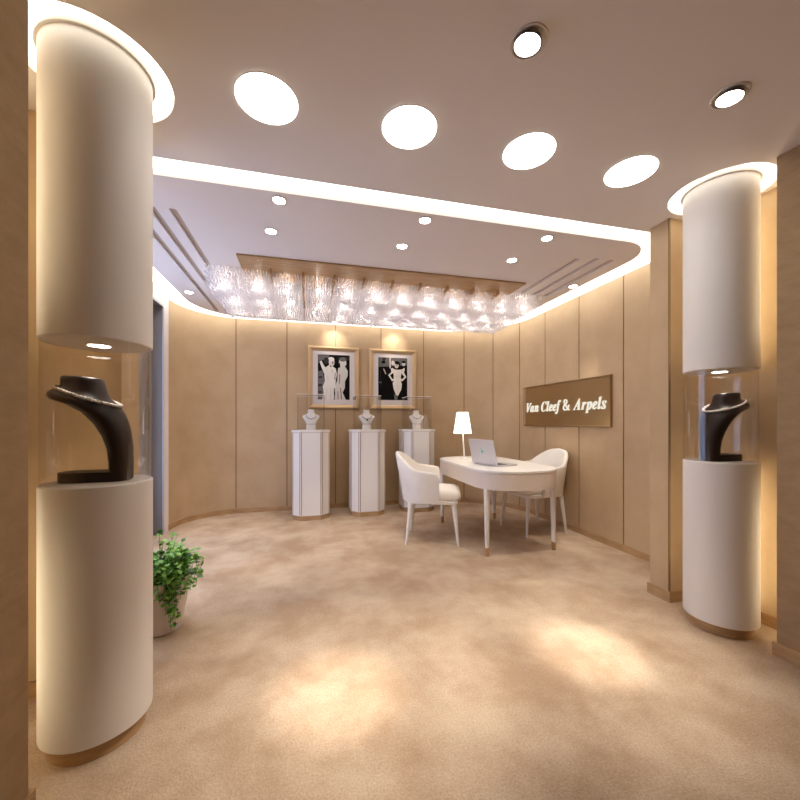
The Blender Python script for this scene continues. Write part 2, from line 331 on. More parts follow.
GF=[10,3,11,28,16,15,28,17,16,2,1,14,14,1,15,3,2,12,12,2,13,0,29,15,18,17,28,6,4,10,8,7,9,27,26,20,1,0,15,23,22,20,4,3,10,27,19,28,13,2,14,11,3,12,19,18,28,26,25,23,20,19,27,29,28,15,22,21,20,7,6,10,6,5,4,26,23,20,25,24,23,9,7,10,63,62,66,39,82,81,39,38,82,31,30,87,60,59,49,41,40,79,49,59,50,35,34,86,82,38,83,46,45,44,47,71,70,77,43,42,79,78,41,62,61,68,54,53,52,80,79,40,61,49,48,64,63,65,62,67,66,61,60,49,40,39,81,75,47,44,35,86,85,38,37,83,36,35,84,63,66,65,36,84,83,78,77,42,40,81,80,47,73,72,47,70,61,47,72,71,61,70,69,47,74,73,76,75,44,43,77,76,61,69,68,86,33,87,30,64,87,58,56,50,47,75,74,47,46,44,48,47,61,65,87,64,55,52,51,42,41,78,37,36,83,56,55,50,55,54,52,33,32,87,55,51,50,84,35,85,59,58,50,67,62,68,32,31,87,58,57,56,34,33,86,44,43,76,118,95,94,91,90,121,121,120,93,92,91,121,119,118,94,90,88,122,127,126,125,88,130,122,117,116,95,97,96,114,113,112,98,129,124,123,112,111,106,129,123,122,118,117,95,112,106,105,129,128,124,90,122,121,104,103,100,93,92,121,116,115,95,114,113,97,98,112,99,115,114,96,94,93,120,111,110,107,97,113,98,99,104,100,115,96,95,120,119,94,110,108,107,103,102,101,112,104,99,112,105,104,111,107,106,110,109,108,89,88,90,130,129,122,124,128,125,103,101,100,128,127,125,131,167,166,156,155,147,136,135,164,134,165,164,151,150,149,147,146,156,143,160,159,152,151,154,155,154,148,145,144,158,143,142,160,140,139,161,159,158,144,151,149,154,139,138,162,157,156,146,136,164,163,132,166,165,133,132,165,134,133,165,131,171,167,157,145,158,135,134,164,138,137,162,162,137,163,154,153,152,154,149,148,132,131,166,170,169,168,137,136,163,155,148,147,139,162,161,171,170,168,171,168,167,146,145,157,144,143,159,141,140,161,142,141,160,160,141,161,178,188,187,184,182,181,173,172,189,176,175,189,177,176,188,184,183,182,189,188,176,172,196,189,193,192,191,189,175,173,185,184,181,194,193,191,186,178,187,195,190,189,180,179,185,196,195,189,185,181,180,195,194,190,174,173,175,179,178,186,178,177,188,179,186,185,194,191,190,205,204,241,239,207,240,217,229,228,197,222,221,212,211,234,218,217,202,210,237,236,199,221,220,227,224,223,206,205,241,209,208,238,210,209,237,229,216,230,200,220,219,216,215,231,214,213,233,232,231,215,217,228,203,237,209,238,197,227,223,203,202,217,207,206,240,208,207,238,197,223,222,199,198,221,240,206,241,217,216,229,214,233,232,211,210,235,216,231,230,239,238,207,201,200,219,215,214,232,198,197,221,218,201,219,213,234,233,227,226,224,235,210,236,226,225,224,234,213,212,204,228,241,200,199,220,202,201,218,204,203,228,235,234,211,250,249,286,284,252,285,262,274,273,242,267,266,257,256,279,263,262,247,255,282,281,244,266,265,272,269,268,251,250,286,254,253,283,255,254,282,274,261,275,245,265,264,261,260,276,259,258,278,277,276,260,262,273,248,282,254,283,242,272,268,248,247,262,252,251,285,253,252,283,242,268,267,244,243,266,285,251,286,262,261,274,259,278,277,256,255,280,261,276,275,284,283,252,246,245,264,260,259,277,243,242,266,263,246,264,258,279,278,272,271,269,280,255,281,271,270,269,279,258,257,249,273,286,245,244,265,247,246,263,249,248,273,280,279,256,324,323,322,318,317,335,319,318,333,287,306,305,318,334,333,343,342,310,324,322,330,292,302,301,331,330,322,316,315,337,292,291,302,287,346,306,314,312,338,346,345,307,325,324,330,345,309,308,345,308,307,327,326,330,312,340,338,331,320,332,296,295,299,321,320,331,290,289,303,320,319,332,332,319,333,311,340,312,318,335,334,341,340,311,295,294,293,299,295,301,307,306,346,317,316,336,295,293,301,330,329,328,337,336,316,291,290,302,342,341,311,340,339,338,322,321,331,288,304,303,310,342,311,314,313,312,335,317,336,299,301,300,298,297,296,337,315,338,299,298,296,289,288,303,288,287,304,344,343,310,293,292,301,302,290,303,315,314,338,345,344,309,328,327,330,305,304,287,326,325,330,309,344,310,361,399,398,396,363,397,398,397,362,410,354,411,370,369,390,387,386,405,388,355,409,352,413,412,371,388,409,376,375,378,407,385,408,361,360,399,359,358,400,390,369,391,352,351,413,351,350,414,384,383,382,415,349,348,408,381,372,350,349,414,353,412,411,360,359,400,379,375,374,348,347,416,372,380,373,369,368,391,357,403,402,365,364,394,395,363,396,355,354,410,391,368,392,357,402,401,386,385,406,360,400,399,353,352,412,409,408,371,347,387,404,385,384,408,403,357,356,372,371,408,416,415,348,371,389,388,380,379,373,409,355,410,381,380,372,379,378,375,408,382,381,384,382,408,370,390,389,394,367,366,371,370,389,362,361,398,368,367,392,374,373,379,354,353,411,351,414,413,363,362,397,358,401,400,366,365,394,367,393,392,388,403,355,358,357,401,364,363,395,349,415,414,367,394,393,394,364,395,355,403,356,377,376,378,385,407,406,405,386,406,405,404,387,404,416,347,428,427,430,425,424,432,435,434,443,417,442,440,432,431,425,419,440,420,434,444,443,423,445,444,424,433,432,444,434,423,427,425,430,427,426,425,442,441,440,421,420,443,424,423,433,420,437,436,420,438,437,430,429,428,435,443,420,420,439,438,422,421,445,420,436,435,443,445,421,445,423,422,418,417,419,417,440,419,440,439,420,434,433,423,431,430,425,465,464,470,449,448,455,453,452,451,458,457,472,447,446,476,464,463,462,474,473,455,447,476,475,456,455,473,454,450,449,446,477,476,462,461,464,448,447,455,473,472,456,455,454,449,470,469,465,475,474,455,468,467,466,447,475,455,459,458,471,465,468,466,470,464,460,454,453,450,459,471,470,460,459,470,457,456,472,453,451,450,469,468,465,472,471,458,461,460,464,513,512,481,495,494,530,508,517,536,525,500,526,487,486,493,499,528,527,526,499,527,509,535,534,514,513,516,491,489,488,505,504,520,496,495,529,511,483,512,498,497,528,509,536,535,481,480,478,480,479,478,492,491,488,530,529,495,517,507,518,502,501,524,491,490,489,501,525,524,531,494,532,493,492,487,499,498,528,513,481,478,494,493,532,507,506,518,484,483,511,534,533,485,509,508,536,516,515,514,504,521,520,534,485,484,502,524,523,497,529,528,510,484,511,531,530,494,512,482,481,483,482,512,518,506,519,508,507,517,500,499,526,503,523,522,505,520,519,509,534,484,503,502,523,504,522,521,497,496,529,488,487,492,504,503,522,516,513,478,506,505,519,501,500,525,486,485,493,510,509,484,485,532,493,533,532,485,545,544,581,579,547,580,557,569,568,537,562,561,552,551,574,558,557,542,550,577,576,539,561,560,567,564,563,546,545,581,549,548,578,550,549,577,569,556,570,540,560,559,556,555,571,554,553,573,572,571,555,557,568,543,577,549,578,537,567,563,543,542,557,547,546,580,548,547,578,537,563,562,539,538,561,580,546,581,557,556,569,554,573,572,551,550,575,556,571,570,579,578,547,541,540,559,555,554,572,538,537,561,558,541,559,553,574,573,567,566,564,575,550,576,566,565,564,574,553,552,544,568,581,540,539,560,542,541,558,544,543,568,575,574,551,588,598,597,594,592,591,583,582,599,586,585,599,587,586,598,594,593,592,599,598,586,582,606,599,603,602,601,599,585,583,595,594,591,604,603,601,596,588,597,605,600,599,590,589,595,606,605,599,595,591,590,605,604,600,584,583,585,589,588,596,588,587,598,589,596,595,604,601,600,637,634,639,607,656,618,655,654,619,632,631,639,646,645,623,616,614,611,630,642,641,616,610,609,625,624,645,624,623,645,626,645,644,637,636,634,616,615,614,654,653,619,631,630,640,639,634,633,621,649,622,647,646,623,640,639,631,628,644,643,655,619,618,649,648,622,656,655,618,614,613,611,651,621,620,642,629,643,639,633,632,609,608,616,652,651,620,608,607,617,617,616,608,613,612,611,618,617,607,638,637,639,629,628,643,648,647,622,616,611,610,651,650,621,628,627,644,641,640,630,623,622,647,650,649,621,653,652,619,636,635,634,627,626,644,626,625,645,630,629,642,652,620,619]
EXPOSURE = 0.85
# ================================================================== THE ROOM
CZ, PZ = 2.56, 2.54            # entrance ceiling, floating inner panel
WT = 2.565                      # where the panelled wall meets the light strip
LCOL, RCOL, CR = (-.789, 1.676), (2.36, 1.669), .174

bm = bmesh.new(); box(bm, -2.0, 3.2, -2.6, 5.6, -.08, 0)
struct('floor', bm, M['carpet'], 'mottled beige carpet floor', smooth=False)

# curved panelled wall: left corner, back wall, right corner, right wall
def arc(cx, cy, r, a0, a1, n=24):
    return [(cx + r * math.cos(math.radians(a0 + (a1 - a0) * i / n)), cy + r * math.sin(math.radians(a0 + (a1 - a0) * i / n))) for i in range(n + 1)]
def dense(p, q, n): return [(p[0] + (q[0] - p[0]) * i / n, p[1] + (q[1] - p[1]) * i / n) for i in range(n)]
AL, AR, BB, RL, RR_ = -1.50, 2.84, 5.25, .65, 1.0
WPATH = arc(AL + RL, BB - RL, RL, 180, 90) + dense((AL + RL, BB), (AR - RR_, BB), 30)[1:] + arc(AR - RR_, BB - RR_, RR_, 90, 0) + dense((AR, BB - RR_), (AR, 2.11), 24)[1:] + [(AR, 2.11)]
WPATH.insert(0, (AL, BB - RL - .02))
ACC = [0.]
for p, q in zip(WPATH, WPATH[1:]): ACC.append(ACC[-1] + math.dist(p, q))
def path_at(s):
    s = min(max(s, 0), ACC[-1])
    for i in range(len(ACC) - 1):
        if s <= ACC[i + 1]:
            t = (s - ACC[i]) / max(ACC[i + 1] - ACC[i], 1e-9)
            return (WPATH[i][0] + t * (WPATH[i + 1][0] - WPATH[i][0]), WPATH[i][1] + t * (WPATH[i + 1][1] - WPATH[i][1]))
def sub_path(s0, s1):
    return [path_at(s0)] + [WPATH[i] for i in range(len(ACC)) if s0 + .003 < ACC[i] < s1 - .003] + [path_at(s1)]
JOINTS = [0.0] + WALL_JOINTS + [ACC[-1]]
bm = bmesh.new()
wall_strip(bm, WPATH, .025, .10, 0, WT, 1)                     # dark backing seen in the joints
for s0, s1 in zip(JOINTS, JOINTS[1:]):
    wall_strip(bm, sub_path(s0 + .006, s1 - .006), 0, .03, 0, WT, 0)
for s in JOINTS[1:-1]:
    wall_strip(bm, sub_path(s - .006, s + .006), .006, .03, 0, WT, 2)
struct('wall_back', bm, [M['fabric'], M['groove'], M['bronze']], 'curved tan fabric panelled wall')
bm = bmesh.new(); wall_strip(bm, WPATH, -.012, 0, 0, .06)
struct('baseboard_back', bm, M['wood'], 'low wooden skirting along curved wall')

# entrance walls, niches and piers
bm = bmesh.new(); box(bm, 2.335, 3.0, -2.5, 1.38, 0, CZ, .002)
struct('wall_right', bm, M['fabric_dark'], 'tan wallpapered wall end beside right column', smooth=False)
bm = bmesh.new(); box(bm, 2.335, 3.0, 1.962, 2.106, 0, CZ, .002)
box(bm, 2.332, 2.342, 1.959, 1.969, .071, CZ - .002, mi=1)
struct('wall_right_pier', bm, [M['fabric'], M['bronze']], 'narrow tan pier beyond right column', smooth=False)
bm = bmesh.new(); box(bm, 2.63, 3.0, 1.38, 1.962, 0, 2.70)
struct('wall_right_niche', bm, M['fabric'], 'lit niche wall behind right column', smooth=False)
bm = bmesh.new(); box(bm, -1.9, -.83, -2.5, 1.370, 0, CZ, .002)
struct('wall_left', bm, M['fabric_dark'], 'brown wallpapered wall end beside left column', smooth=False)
bm = bmesh.new(); box(bm, -1.9, -.83, 1.95, 2.13, 0, CZ, .002)
struct('wall_left_pier', bm, M['fabric'], 'tan pier behind left column', smooth=False)
bm = bmesh.new(); box(bm, -1.9, -1.2, 1.370, 1.95, 0, 2.70)
struct('wall_left_niche', bm, M['fabric'], 'lit niche wall behind left column', smooth=False)
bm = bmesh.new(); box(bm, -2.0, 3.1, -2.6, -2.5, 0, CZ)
struct('wall_front_light_block', bm, M['fabric_dark'], 'unseen tan wall added to close off the light behind the camera', smooth=False)  # added across the open shopfront to control the lighting, never in view
for nm, segs in (('baseboard_right', [(2.323, 2.335, -2.5, 1.38), (2.323, 2.618, 1.38, 1.392), (2.618, 2.63, 1.392, 1.950), (2.323, 2.63, 1.950, 1.962), (2.323, 2.335, 1.962, 2.106), (2.323, 2.826, 2.106, 2.118)]),
                 ('baseboard_left', [(-.83, -.818, -2.5, 1.370), (-1.188, -.818, 1.370, 1.382), (-1.2, -1.188, 1.382, 1.938), (-1.188, -.818, 1.938, 1.95), (-.83, -.818, 1.95, 2.13)])):
    bm = bmesh.new()
    for x0, x1, y0, y1 in segs: box(bm, x0, x1, y0, y1, 0, .07)
    struct(nm, bm, M['wood'], 'low wooden skirting around the entrance walls', smooth=False)

# window wall on the left: deep reveal, frosted window set towards the outside
bm = bmesh.new()
box(bm, AL - .26, AL, 2.13, 4.43, 2.43, 2.62); box(bm, AL - .26, AL, 2.13, 2.24, 0, 2.43)
box(bm, AL - .26, AL, 4.43, 4.585, 0, 2.62)
struct('wall_left_window', bm, M['panel_ceiling'], 'pale wall around the tall window', smooth=False)
bm = bmesh.new()
box(bm, AL - .145, AL + .001, 4.424, 4.4305, 0, 2.43); box(bm, AL - .145, AL + .001, 2.2395, 2.246, 0, 2.43); box(bm, AL - .145, AL + .001, 2.246, 4.424, 2.424, 2.4305)
struct('trim_1', bm, M['stile'], 'grey lining of the window reveal', smooth=False)
bm = bmesh.new(); box(bm, AL - .004, AL + .006, 4.418, 4.436, 0, 2.44); box(bm, AL - .004, AL + .006, 2.236, 4.418, 2.422, 2.44)
struct('trim_2', bm, M['alu_frame'], 'thin dark metal edge of the window reveal', smooth=False)
bm = bmesh.new()
for y0, y1 in ((2.246, 2.30), (3.31, 3.36), (4.21, 4.424)): box(bm, AL - .20, AL - .146, y0, y1, 0, 2.424, .003)
for z0, z1 in ((0, .05), (2.37, 2.424)): box(bm, AL - .198, AL - .148, 2.30, 4.21, z0, z1, .003)
w = struct('window_1', bm, M['alu_frame'], 'tall frosted window with grey frame', smooth=False)
bm = bmesh.new(); box(bm, AL - .176, AL - .168, 2.30, 4.21, .05, 2.37)
obj('pane', bm, M['pane'], w, smooth=False)

# ceilings
def circle2(c, r, n=48): return [(c[0] + r * math.cos(2 * PI * i / n), c[1] + r * math.sin(2 * PI * i / n)) for i in range(n)]
RING = .25
bm = bmesh.new()
prism(bm, [[(-2.0, -2.6), (3.2, -2.6), (3.2, 2.145), (-2.0, 2.145)], circle2(LCOL, RING), circle2(RCOL, RING)], CZ, CZ + .035)
struct('ceiling', bm, M['ceiling'], 'warm white entrance ceiling with light cut-outs', smooth=False)
INNER = rrect(-1.30, 2.605, 2.265, 5.09, [.30, .29, .85, .62], 16)
SLOTS = [(-.83, 2.60, 4.95), (-.95, 2.60, 4.95), (-1.065, 2.60, 4.9), (2.15, 2.60, 3.45), (2.30, 2.55, 3.45), (2.44, 2.55, 3.45)]
def slot_loop(s): return rrect(s[0] - .022, s[0] + .022, s[1], s[2], .01, 2)
bm = bmesh.new()
prism(bm, [INNER] + [slot_loop(s) for s in SLOTS], PZ, PZ + .035)
struct('ceiling_panel', bm, M['panel_ceiling'], 'floating inner ceiling panel with rounded corners', smooth=False)
for i, s in enumerate(SLOTS):
    bm = bmesh.new(); prism(bm, [rrect(s[0] - .021, s[0] + .021, s[1] + .002, s[2] - .002, .01, 2)], PZ + .018, PZ + .033)
    side = 'left' if i < 3 else 'right'
    which = ['first', 'second', 'third'][i % 3] if i < 3 else ['third', 'second', 'first'][i % 3]
    tag(obj('air_slot', bm, M['slot'], smooth=False),
        f'long recessed air slot in the ceiling panel, {["innermost", "middle", "outermost"][i % 3]} of the three on the {side}', 'air vent', f'air slots {side} of the chandelier')
bm = bmesh.new(); box(bm, -2.1, 3.3, -2.7, 5.7, 2.72, 2.80)
struct('ceiling_light_block', bm, M['ceiling'], 'unseen slab added above the ceilings to block sky light', smooth=False)  # out of view, added over everything to shut out the sky light
# unseen outer shell added so that daylight only enters by the window
bm = bmesh.new()
box(bm, 3.2, 3.3, -2.7, 5.7, -.08, 2.72); box(bm, -2.1, 3.2, 5.6, 5.7, -.08, 2.72); box(bm, -2.1, 3.2, -2.7, -2.6, -.08, 2.72)
box(bm, -2.1, -2.0, -2.6, 2.145, -.08, 2.72); box(bm, -2.0, -1.9, 2.0, 2.145, -.08, 2.72); box(bm, -2.1, -2.0, 4.55, 5.6, -.08, 2.72); box(bm, -2.0, AL - .1, 4.50, 4.60, -.08, 2.72)
struct('wall_light_block', bm, M['ceiling'], 'unseen outer shell added to keep daylight out', smooth=False)
bm = bmesh.new(); box(bm, -1.76, -1.5, 2.13, 4.6, 2.62, 2.72)
struct('wall_left_lintel', bm, M['ceiling'], 'lintel over the tall window', smooth=False)

# cove light: luminous sheet over the gap plus the strip along the wall head
bm = bmesh.new()
outer = rrect(AL - .02, AR + .02, 2.147, BB + .02, [.001, .001, RR_, RL], 16)
inner = rrect(-1.25, 2.555, 2.315, 5.04, [.28, .27, .82, .6], 16)
prism(bm, [outer, inner], 2.596, 2.606)
wall_strip(bm, WPATH, .002, .014, WT, 2.596)
tag(obj('cove_light', bm, M['cove'], smooth=False), 'continuous glowing cove light running around the floating ceiling panel', 'cove light')

# ================================================================== CEILING LIGHTS
def spot_lamp(parent, loc, target, energy, size=60, blend=.8, radius=.03, col=(1, .92, .80)):
    l = bpy.data.lights.new('spot_lamp', 'SPOT'); l.energy = energy; l.color = col
    l.spot_size = math.radians(size); l.spot_blend = blend; l.shadow_soft_size = radius
    o = bpy.data.objects.new('spot_lamp', l); COL.objects.link(o)
    d = Vector(target) - Vector(loc)
    o.rotation_euler = d.to_track_quat('-Z', 'Y').to_euler()
    o.location = Vector(loc) - Vector(parent.location); o.parent = parent
    return o

names = ['leftmost of the row of four', 'second from the left in the row of four', 'third from the left in the row of four', 'rightmost of the row of four']
for i in range(4):
    bm = bmesh.new()
    lathe(bm, [(.126, CZ - .004), (.126, CZ), (.120, CZ)], 48, cap0=False, cap1=False)
    lathe(bm, [(.1255, CZ - .005), (.1255, CZ - .001)], 48, mi=1)
    o = obj('disc_light', bm, [M['trim_white'], M['disc']], loc=(-.169 + i * .6225, 1.650, 0))
    tag(o, 'round glowing ceiling disc light, ' + names[i], 'ceiling light', 'disc lights between the columns')

for (c, side) in ((LCOL, 'left'), (RCOL, 'right')):
    bm = bmesh.new()
    prism(bm, [circle2((0, 0), RING + .03), circle2((0, 0), CR + .010)], CZ + .037, CZ + .050)
    t = obj('ring_light', bm, M['ring'], loc=(c[0], c[1], 0), smooth=False)
    tag(t, f'glowing ring of light in the ceiling around the top of the {side} column', 'ceiling light', 'ring lights around the columns')

def downlight(x, y, z, label, group, energy, target, r=.035, size=44, lens='lens', tilt=None):
    t = thing('recessed_downlight', label, 'ceiling light', (x, y, z), 0, group)
    bm = bmesh.new(); lathe(bm, [(r + .010, 0), (r + .011, -.004), (r + .003, -.006), (r, -.003)], 28, cap0=False, cap1=False)
    obj('trim_ring', bm, M['trim_white'], t)
    bm = bmesh.new(); lathe(bm, [(r, -.0005), (r, -.004)], 28)
    obj('lens', bm, M[lens], t)
    if energy: spot_lamp(t, (x, y, z - .03), target, energy, size, 1.0)
    return t
PD = 'downlights in the floating panel'
E0 = 42.
for (x, y, lab, tgt, e) in [
    (-.172, 2.343, 'small recessed downlight closest to the front light band, left one of the front row', (.10, 3.60, 0), 1.3),
    (-.255, 2.737, 'small recessed downlight before the left half of the chandelier, second row', (-.95, 3.1, 0), 1.0),
    (.751, 2.343, 'small recessed downlight beside the front light band, middle of the front row', (1.0, 2.75, 0), .8),
    (.692, 2.731, 'small recessed downlight in front of the middle of the chandelier', (.706, 4.2, 0), .8),
    (1.687, 2.358, 'small recessed downlight nearest the right end of the front light band', (2.25, 2.68, 0), 1.2),
    (1.635, 2.748, 'small recessed downlight in front of the right end of the wooden chandelier board', (1.75, 3.45, .7), .9),
    (2.535, 3.13, 'small recessed downlight beside the right light band, above the bronze sign', (2.7, 3.45, .6), .9),
    (-1.195, 4.225, 'small recessed downlight at the left light band, beside the outermost air slot', (-.95, 4.55, 0), 1.3)]:
    downlight(x, y, PZ, lab, PD, E0 * e, tgt)

# gimbal downlights in the entrance ceiling
def gimbal(x, y, label, target, energy):
    t = thing('gimbal_downlight', label, 'ceiling light', (x, y, CZ), 0, 'swivelling downlights in the entrance ceiling')
    bm = bmesh.new(); lathe(bm, [(.066, 0), (.066, -.003), (.060, -.004), (.060, -.001)], 36, cap0=False, cap1=False)
    obj('trim_ring', bm, M['ceiling'], t)
    d = Vector(target) - Vector((x, y, CZ)); d.normalize()
    q = Vector((0, 0, -1)).rotation_difference(d).to_matrix().to_4x4()
    q = Vector((0, 0, -1)).rotation_difference((d + Vector((0, 0, -1.6))).normalized()).to_matrix().to_4x4()
    q.translation = (-.008, -.004, -.010)
    bm = bmesh.new(); lathe(bm, [(.046, .002), (.0475, -.006), (.0445, -.008), (.042, -.004)], 36, cap0=True, cap1=False)
    bmesh.ops.transform(bm, matrix=q, verts=bm.verts)
    h = obj('lamp_head', bm, M['trim_dark'], t)
    bm = bmesh.new(); lathe(bm, [(.0435, -.004), (.0435, -.0075)], 36)
    bmesh.ops.transform(bm, matrix=q, verts=bm.verts)
    obj('lens', bm, M['lens'], h)
    spot_lamp(t, Vector((x, y, CZ)) + d * .06, target, energy * .65, 16, 1.0)      # beam
    spot_lamp(t, Vector((x, y, CZ)) + d * .06, target, energy * .45, 44, 1.0)      # field
gimbal(.766, 1.174, 'large tilted swivelling downlight at the top centre of the entrance ceiling', (.137, 1.673, 0), 300)
gimbal(1.707, 1.167, 'large tilted swivelling downlight in the entrance ceiling towards the right column', (1.413, 1.656, 0), 270)

# picture lights: two downlights by the back wall over the frames
for x, w in ((.345, 'the two women'), (1.19, 'the woman in the white dress')):
    downlight(x, 5.03, PZ, f'small downlight by the back wall above the picture of {w}', 'downlights above the framed pictures', 4.5, (x, 5.25, 2.30), .03, 84)

# ================================================================== COLUMNS WITH SHOWCASES
def column(c, side, extra):
    t = thing('column_showcase', f'round white column with a glass showcase, {extra}', 'display column', (c[0], c[1], 0), 0, 'white showcase columns')
    t['kind'] = 'thing'
    n = 72
    bm = bmesh.new(); lathe(bm, [(.150, 0), (.150, .062)], n); obj('plinth', bm, M['wood'], t)
    bm = bmesh.new(); lathe(bm, [(CR - .004, .060), (CR, .064), (CR, .968), (CR - .004, .972)], n); obj('lower_drum', bm, M['white'], t)
    bm = bmesh.new(); lathe(bm, [(CR - .004, 1.498), (CR, 1.502), (CR, 2.592)], n); obj('upper_drum', bm, M['white'], t)
    bm = bmesh.new(); lathe(bm, [(CR - .002, 2.566), (CR + .009, 2.566), (CR + .011, 2.570), (CR + .011, 2.592), (CR - .002, 2.592)], n, cap0=False, cap1=False); obj('collar', bm, M['trim_white'], t)  # unlit collar added in place of the thin grey shadow line at the ring
    bm = bmesh.new()
    lathe(bm, [(.168, .972), (.168, 1.498)], n, cap0=False, cap1=False)
    o = obj('glass_tube', bm, M['glass'], t)
    bm = bmesh.new(); lathe(bm, [(.040, 1.498), (.040, 1.4945), (.034, 1.4945)], 32, cap0=False, cap1=False); s = obj('spotlight', bm, M['trim_white'], t)
    bm = bmesh.new(); lathe(bm, [(.036, 1.497), (.036, 1.4945)], 32); obj('lens', bm, M['spotlens'], s)
    spot_lamp(t, (c[0], c[1], 1.485), (c[0], c[1], .97), 1.2, 100, .6, .02)
    return t
column(LCOL, 'left', 'the large one beside the potted plant')
column(RCOL, 'right', 'the farther one beyond the bronze sign')

# velvet neck display: profile drawn as chords, each chord a lens-shaped section
def chord_ring(p0, p1, w, n=28):
    c = ((p0[0] + p1[0]) / 2, (p0[1] + p1[1]) / 2); h = ((p1[0] - p0[0]) / 2, (p1[1] - p0[1]) / 2)
    return [(c[0] + h[0] * math.cos(2 * PI * i / n), w * math.sin(2 * PI * i / n), c[1] + h[1] * math.cos(2 * PI * i / n)) for i in range(n)]
def pz(x, y): return ((x - 385) / 1200., (645 - y) / 1028. + .002)
SECT = [((430, 640), (520, 640), .050), ((430, 575), (521, 575), .052), ((424, 520), (518, 510), .058), ((408, 470), (508, 455), .070), ((378, 420), (494, 412), .083),
        ((330, 372), (482, 385), .094), ((262, 338), (474, 370), .100), ((205, 322), (470, 364), .102), ((196, 306), (468, 356), .102), ((198, 294), (463, 350), .098), ((215, 284), (450, 340), .088),
        ((236, 276), (432, 326), .072), ((240, 264), (418, 300), .062), ((240, 248), (408, 268), .060), ((241, 238), (402, 246), .058), ((248, 233), (396, 240), .052)]
def velvet_bust(loc, rz, label, nlabel):
    t = thing('necklace_stand', label, 'display stand', loc, rz, 'dark velvet necklace stands')
    bm = bmesh.new(); loft(bm, [chord_ring(pz(*a), pz(*b), w) for a, b, w in SECT]); obj('bust', bm, M['velvet'], t, ang=60)
    bm = bmesh.new(); z1 = .038
    prism(bm, [rrect(-.125, .105, -.055, .055, .045, 8)], .001, z1); obj('base_plate', bm, M['velvet'], t)
    # pearl strand lying round the collar, lower on the chest
    nk = thing('pearl_necklace', nlabel, 'necklace', loc, rz, 'pearl necklaces on the velvet stands')
    bmp = bmesh.new(); ball(bmp, (0, 0, 0), .0062, 10, 7)
    first = None; N = 58
    for i in range(N):
        a = 2 * PI * i / N
        k = .5 + .5 * math.cos(a)                              # 1 on the chest, 0 behind the neck
        p0, p1 = pz(222, 281), pz(468, 352)
        cx, cz = (p0[0] + p1[0]) / 2, (p0[1] + p1[1]) / 2
        hx, hz = (p1[0] - p0[0]) / 2, (p1[1] - p0[1]) / 2
        x = cx + hx * math.cos(a); z = cz + hz * math.cos(a) + .007 - .004 * k; y = .093 * math.sin(a)
        if first is None:
            first = obj('pearl', bmp, M['pearl'], nk); o = first
        else:
            o = first.copy(); COL.objects.link(o); o.parent = nk
        o.location = (x, y, z)
velvet_bust((LCOL[0], LCOL[1], .972), 0, 'curved dark brown velvet necklace stand inside the large column beside the plant', 'white pearl necklace on the dark stand in the large column beside the plant')
velvet_bust((RCOL[0], RCOL[1], .972), PI, 'curved dark brown velvet necklace stand inside the column by the bronze sign', 'white pearl necklace on the dark stand in the column by the bronze sign')

# warm vertical light strips on the niche walls behind the columns
for (x, y, side, sgn) in ((-1.2, 1.66, 'left', 1), (2.63, 1.669, 'right', -1)):
    for z0, z1, hgt in ((.10, .94, 'lower'), (1.54, 2.48, 'upper')):
        t = thing('niche_light', f'warm vertical light strip behind the {hgt} half of the {side} showcase column', 'light strip', (x, y, 0), 0, 'light strips behind the columns')
        bm = bmesh.new(); box(bm, min(0, sgn * .010), max(0, sgn * .010), -.022, .022, z0, z1); obj('channel', bm, M['trim_white'], t, smooth=False)
        bm = bmesh.new(); box(bm, min(sgn * .010, sgn * .018), max(sgn * .010, sgn * .018), -.016, .016, z0 + .01, z1 - .01); obj('diffuser', bm, M['niche_strip'], t, smooth=False)

for (x, y, side) in ((-1.06, 1.370, 'left'), (2.56, 1.38, 'right')):
    for z0, z1, hgt in ((.10, .82, 'lower'), (1.64, 2.50, 'upper')):
        t = thing('niche_light', f'warm light strip on the wall end facing the {hgt} half of the {side} showcase column', 'light strip', (x, y, 0), 0, 'light strips beside the columns')
        bm = bmesh.new(); box(bm, -.022, .022, 0, .010, z0, z1); obj('channel', bm, M['trim_white'], t, smooth=False)
        bm = bmesh.new(); box(bm, -.016, .016, .010, .018, z0 + .01, z1 - .01); obj('diffuser', bm, M['niche_strip'], t, smooth=False)
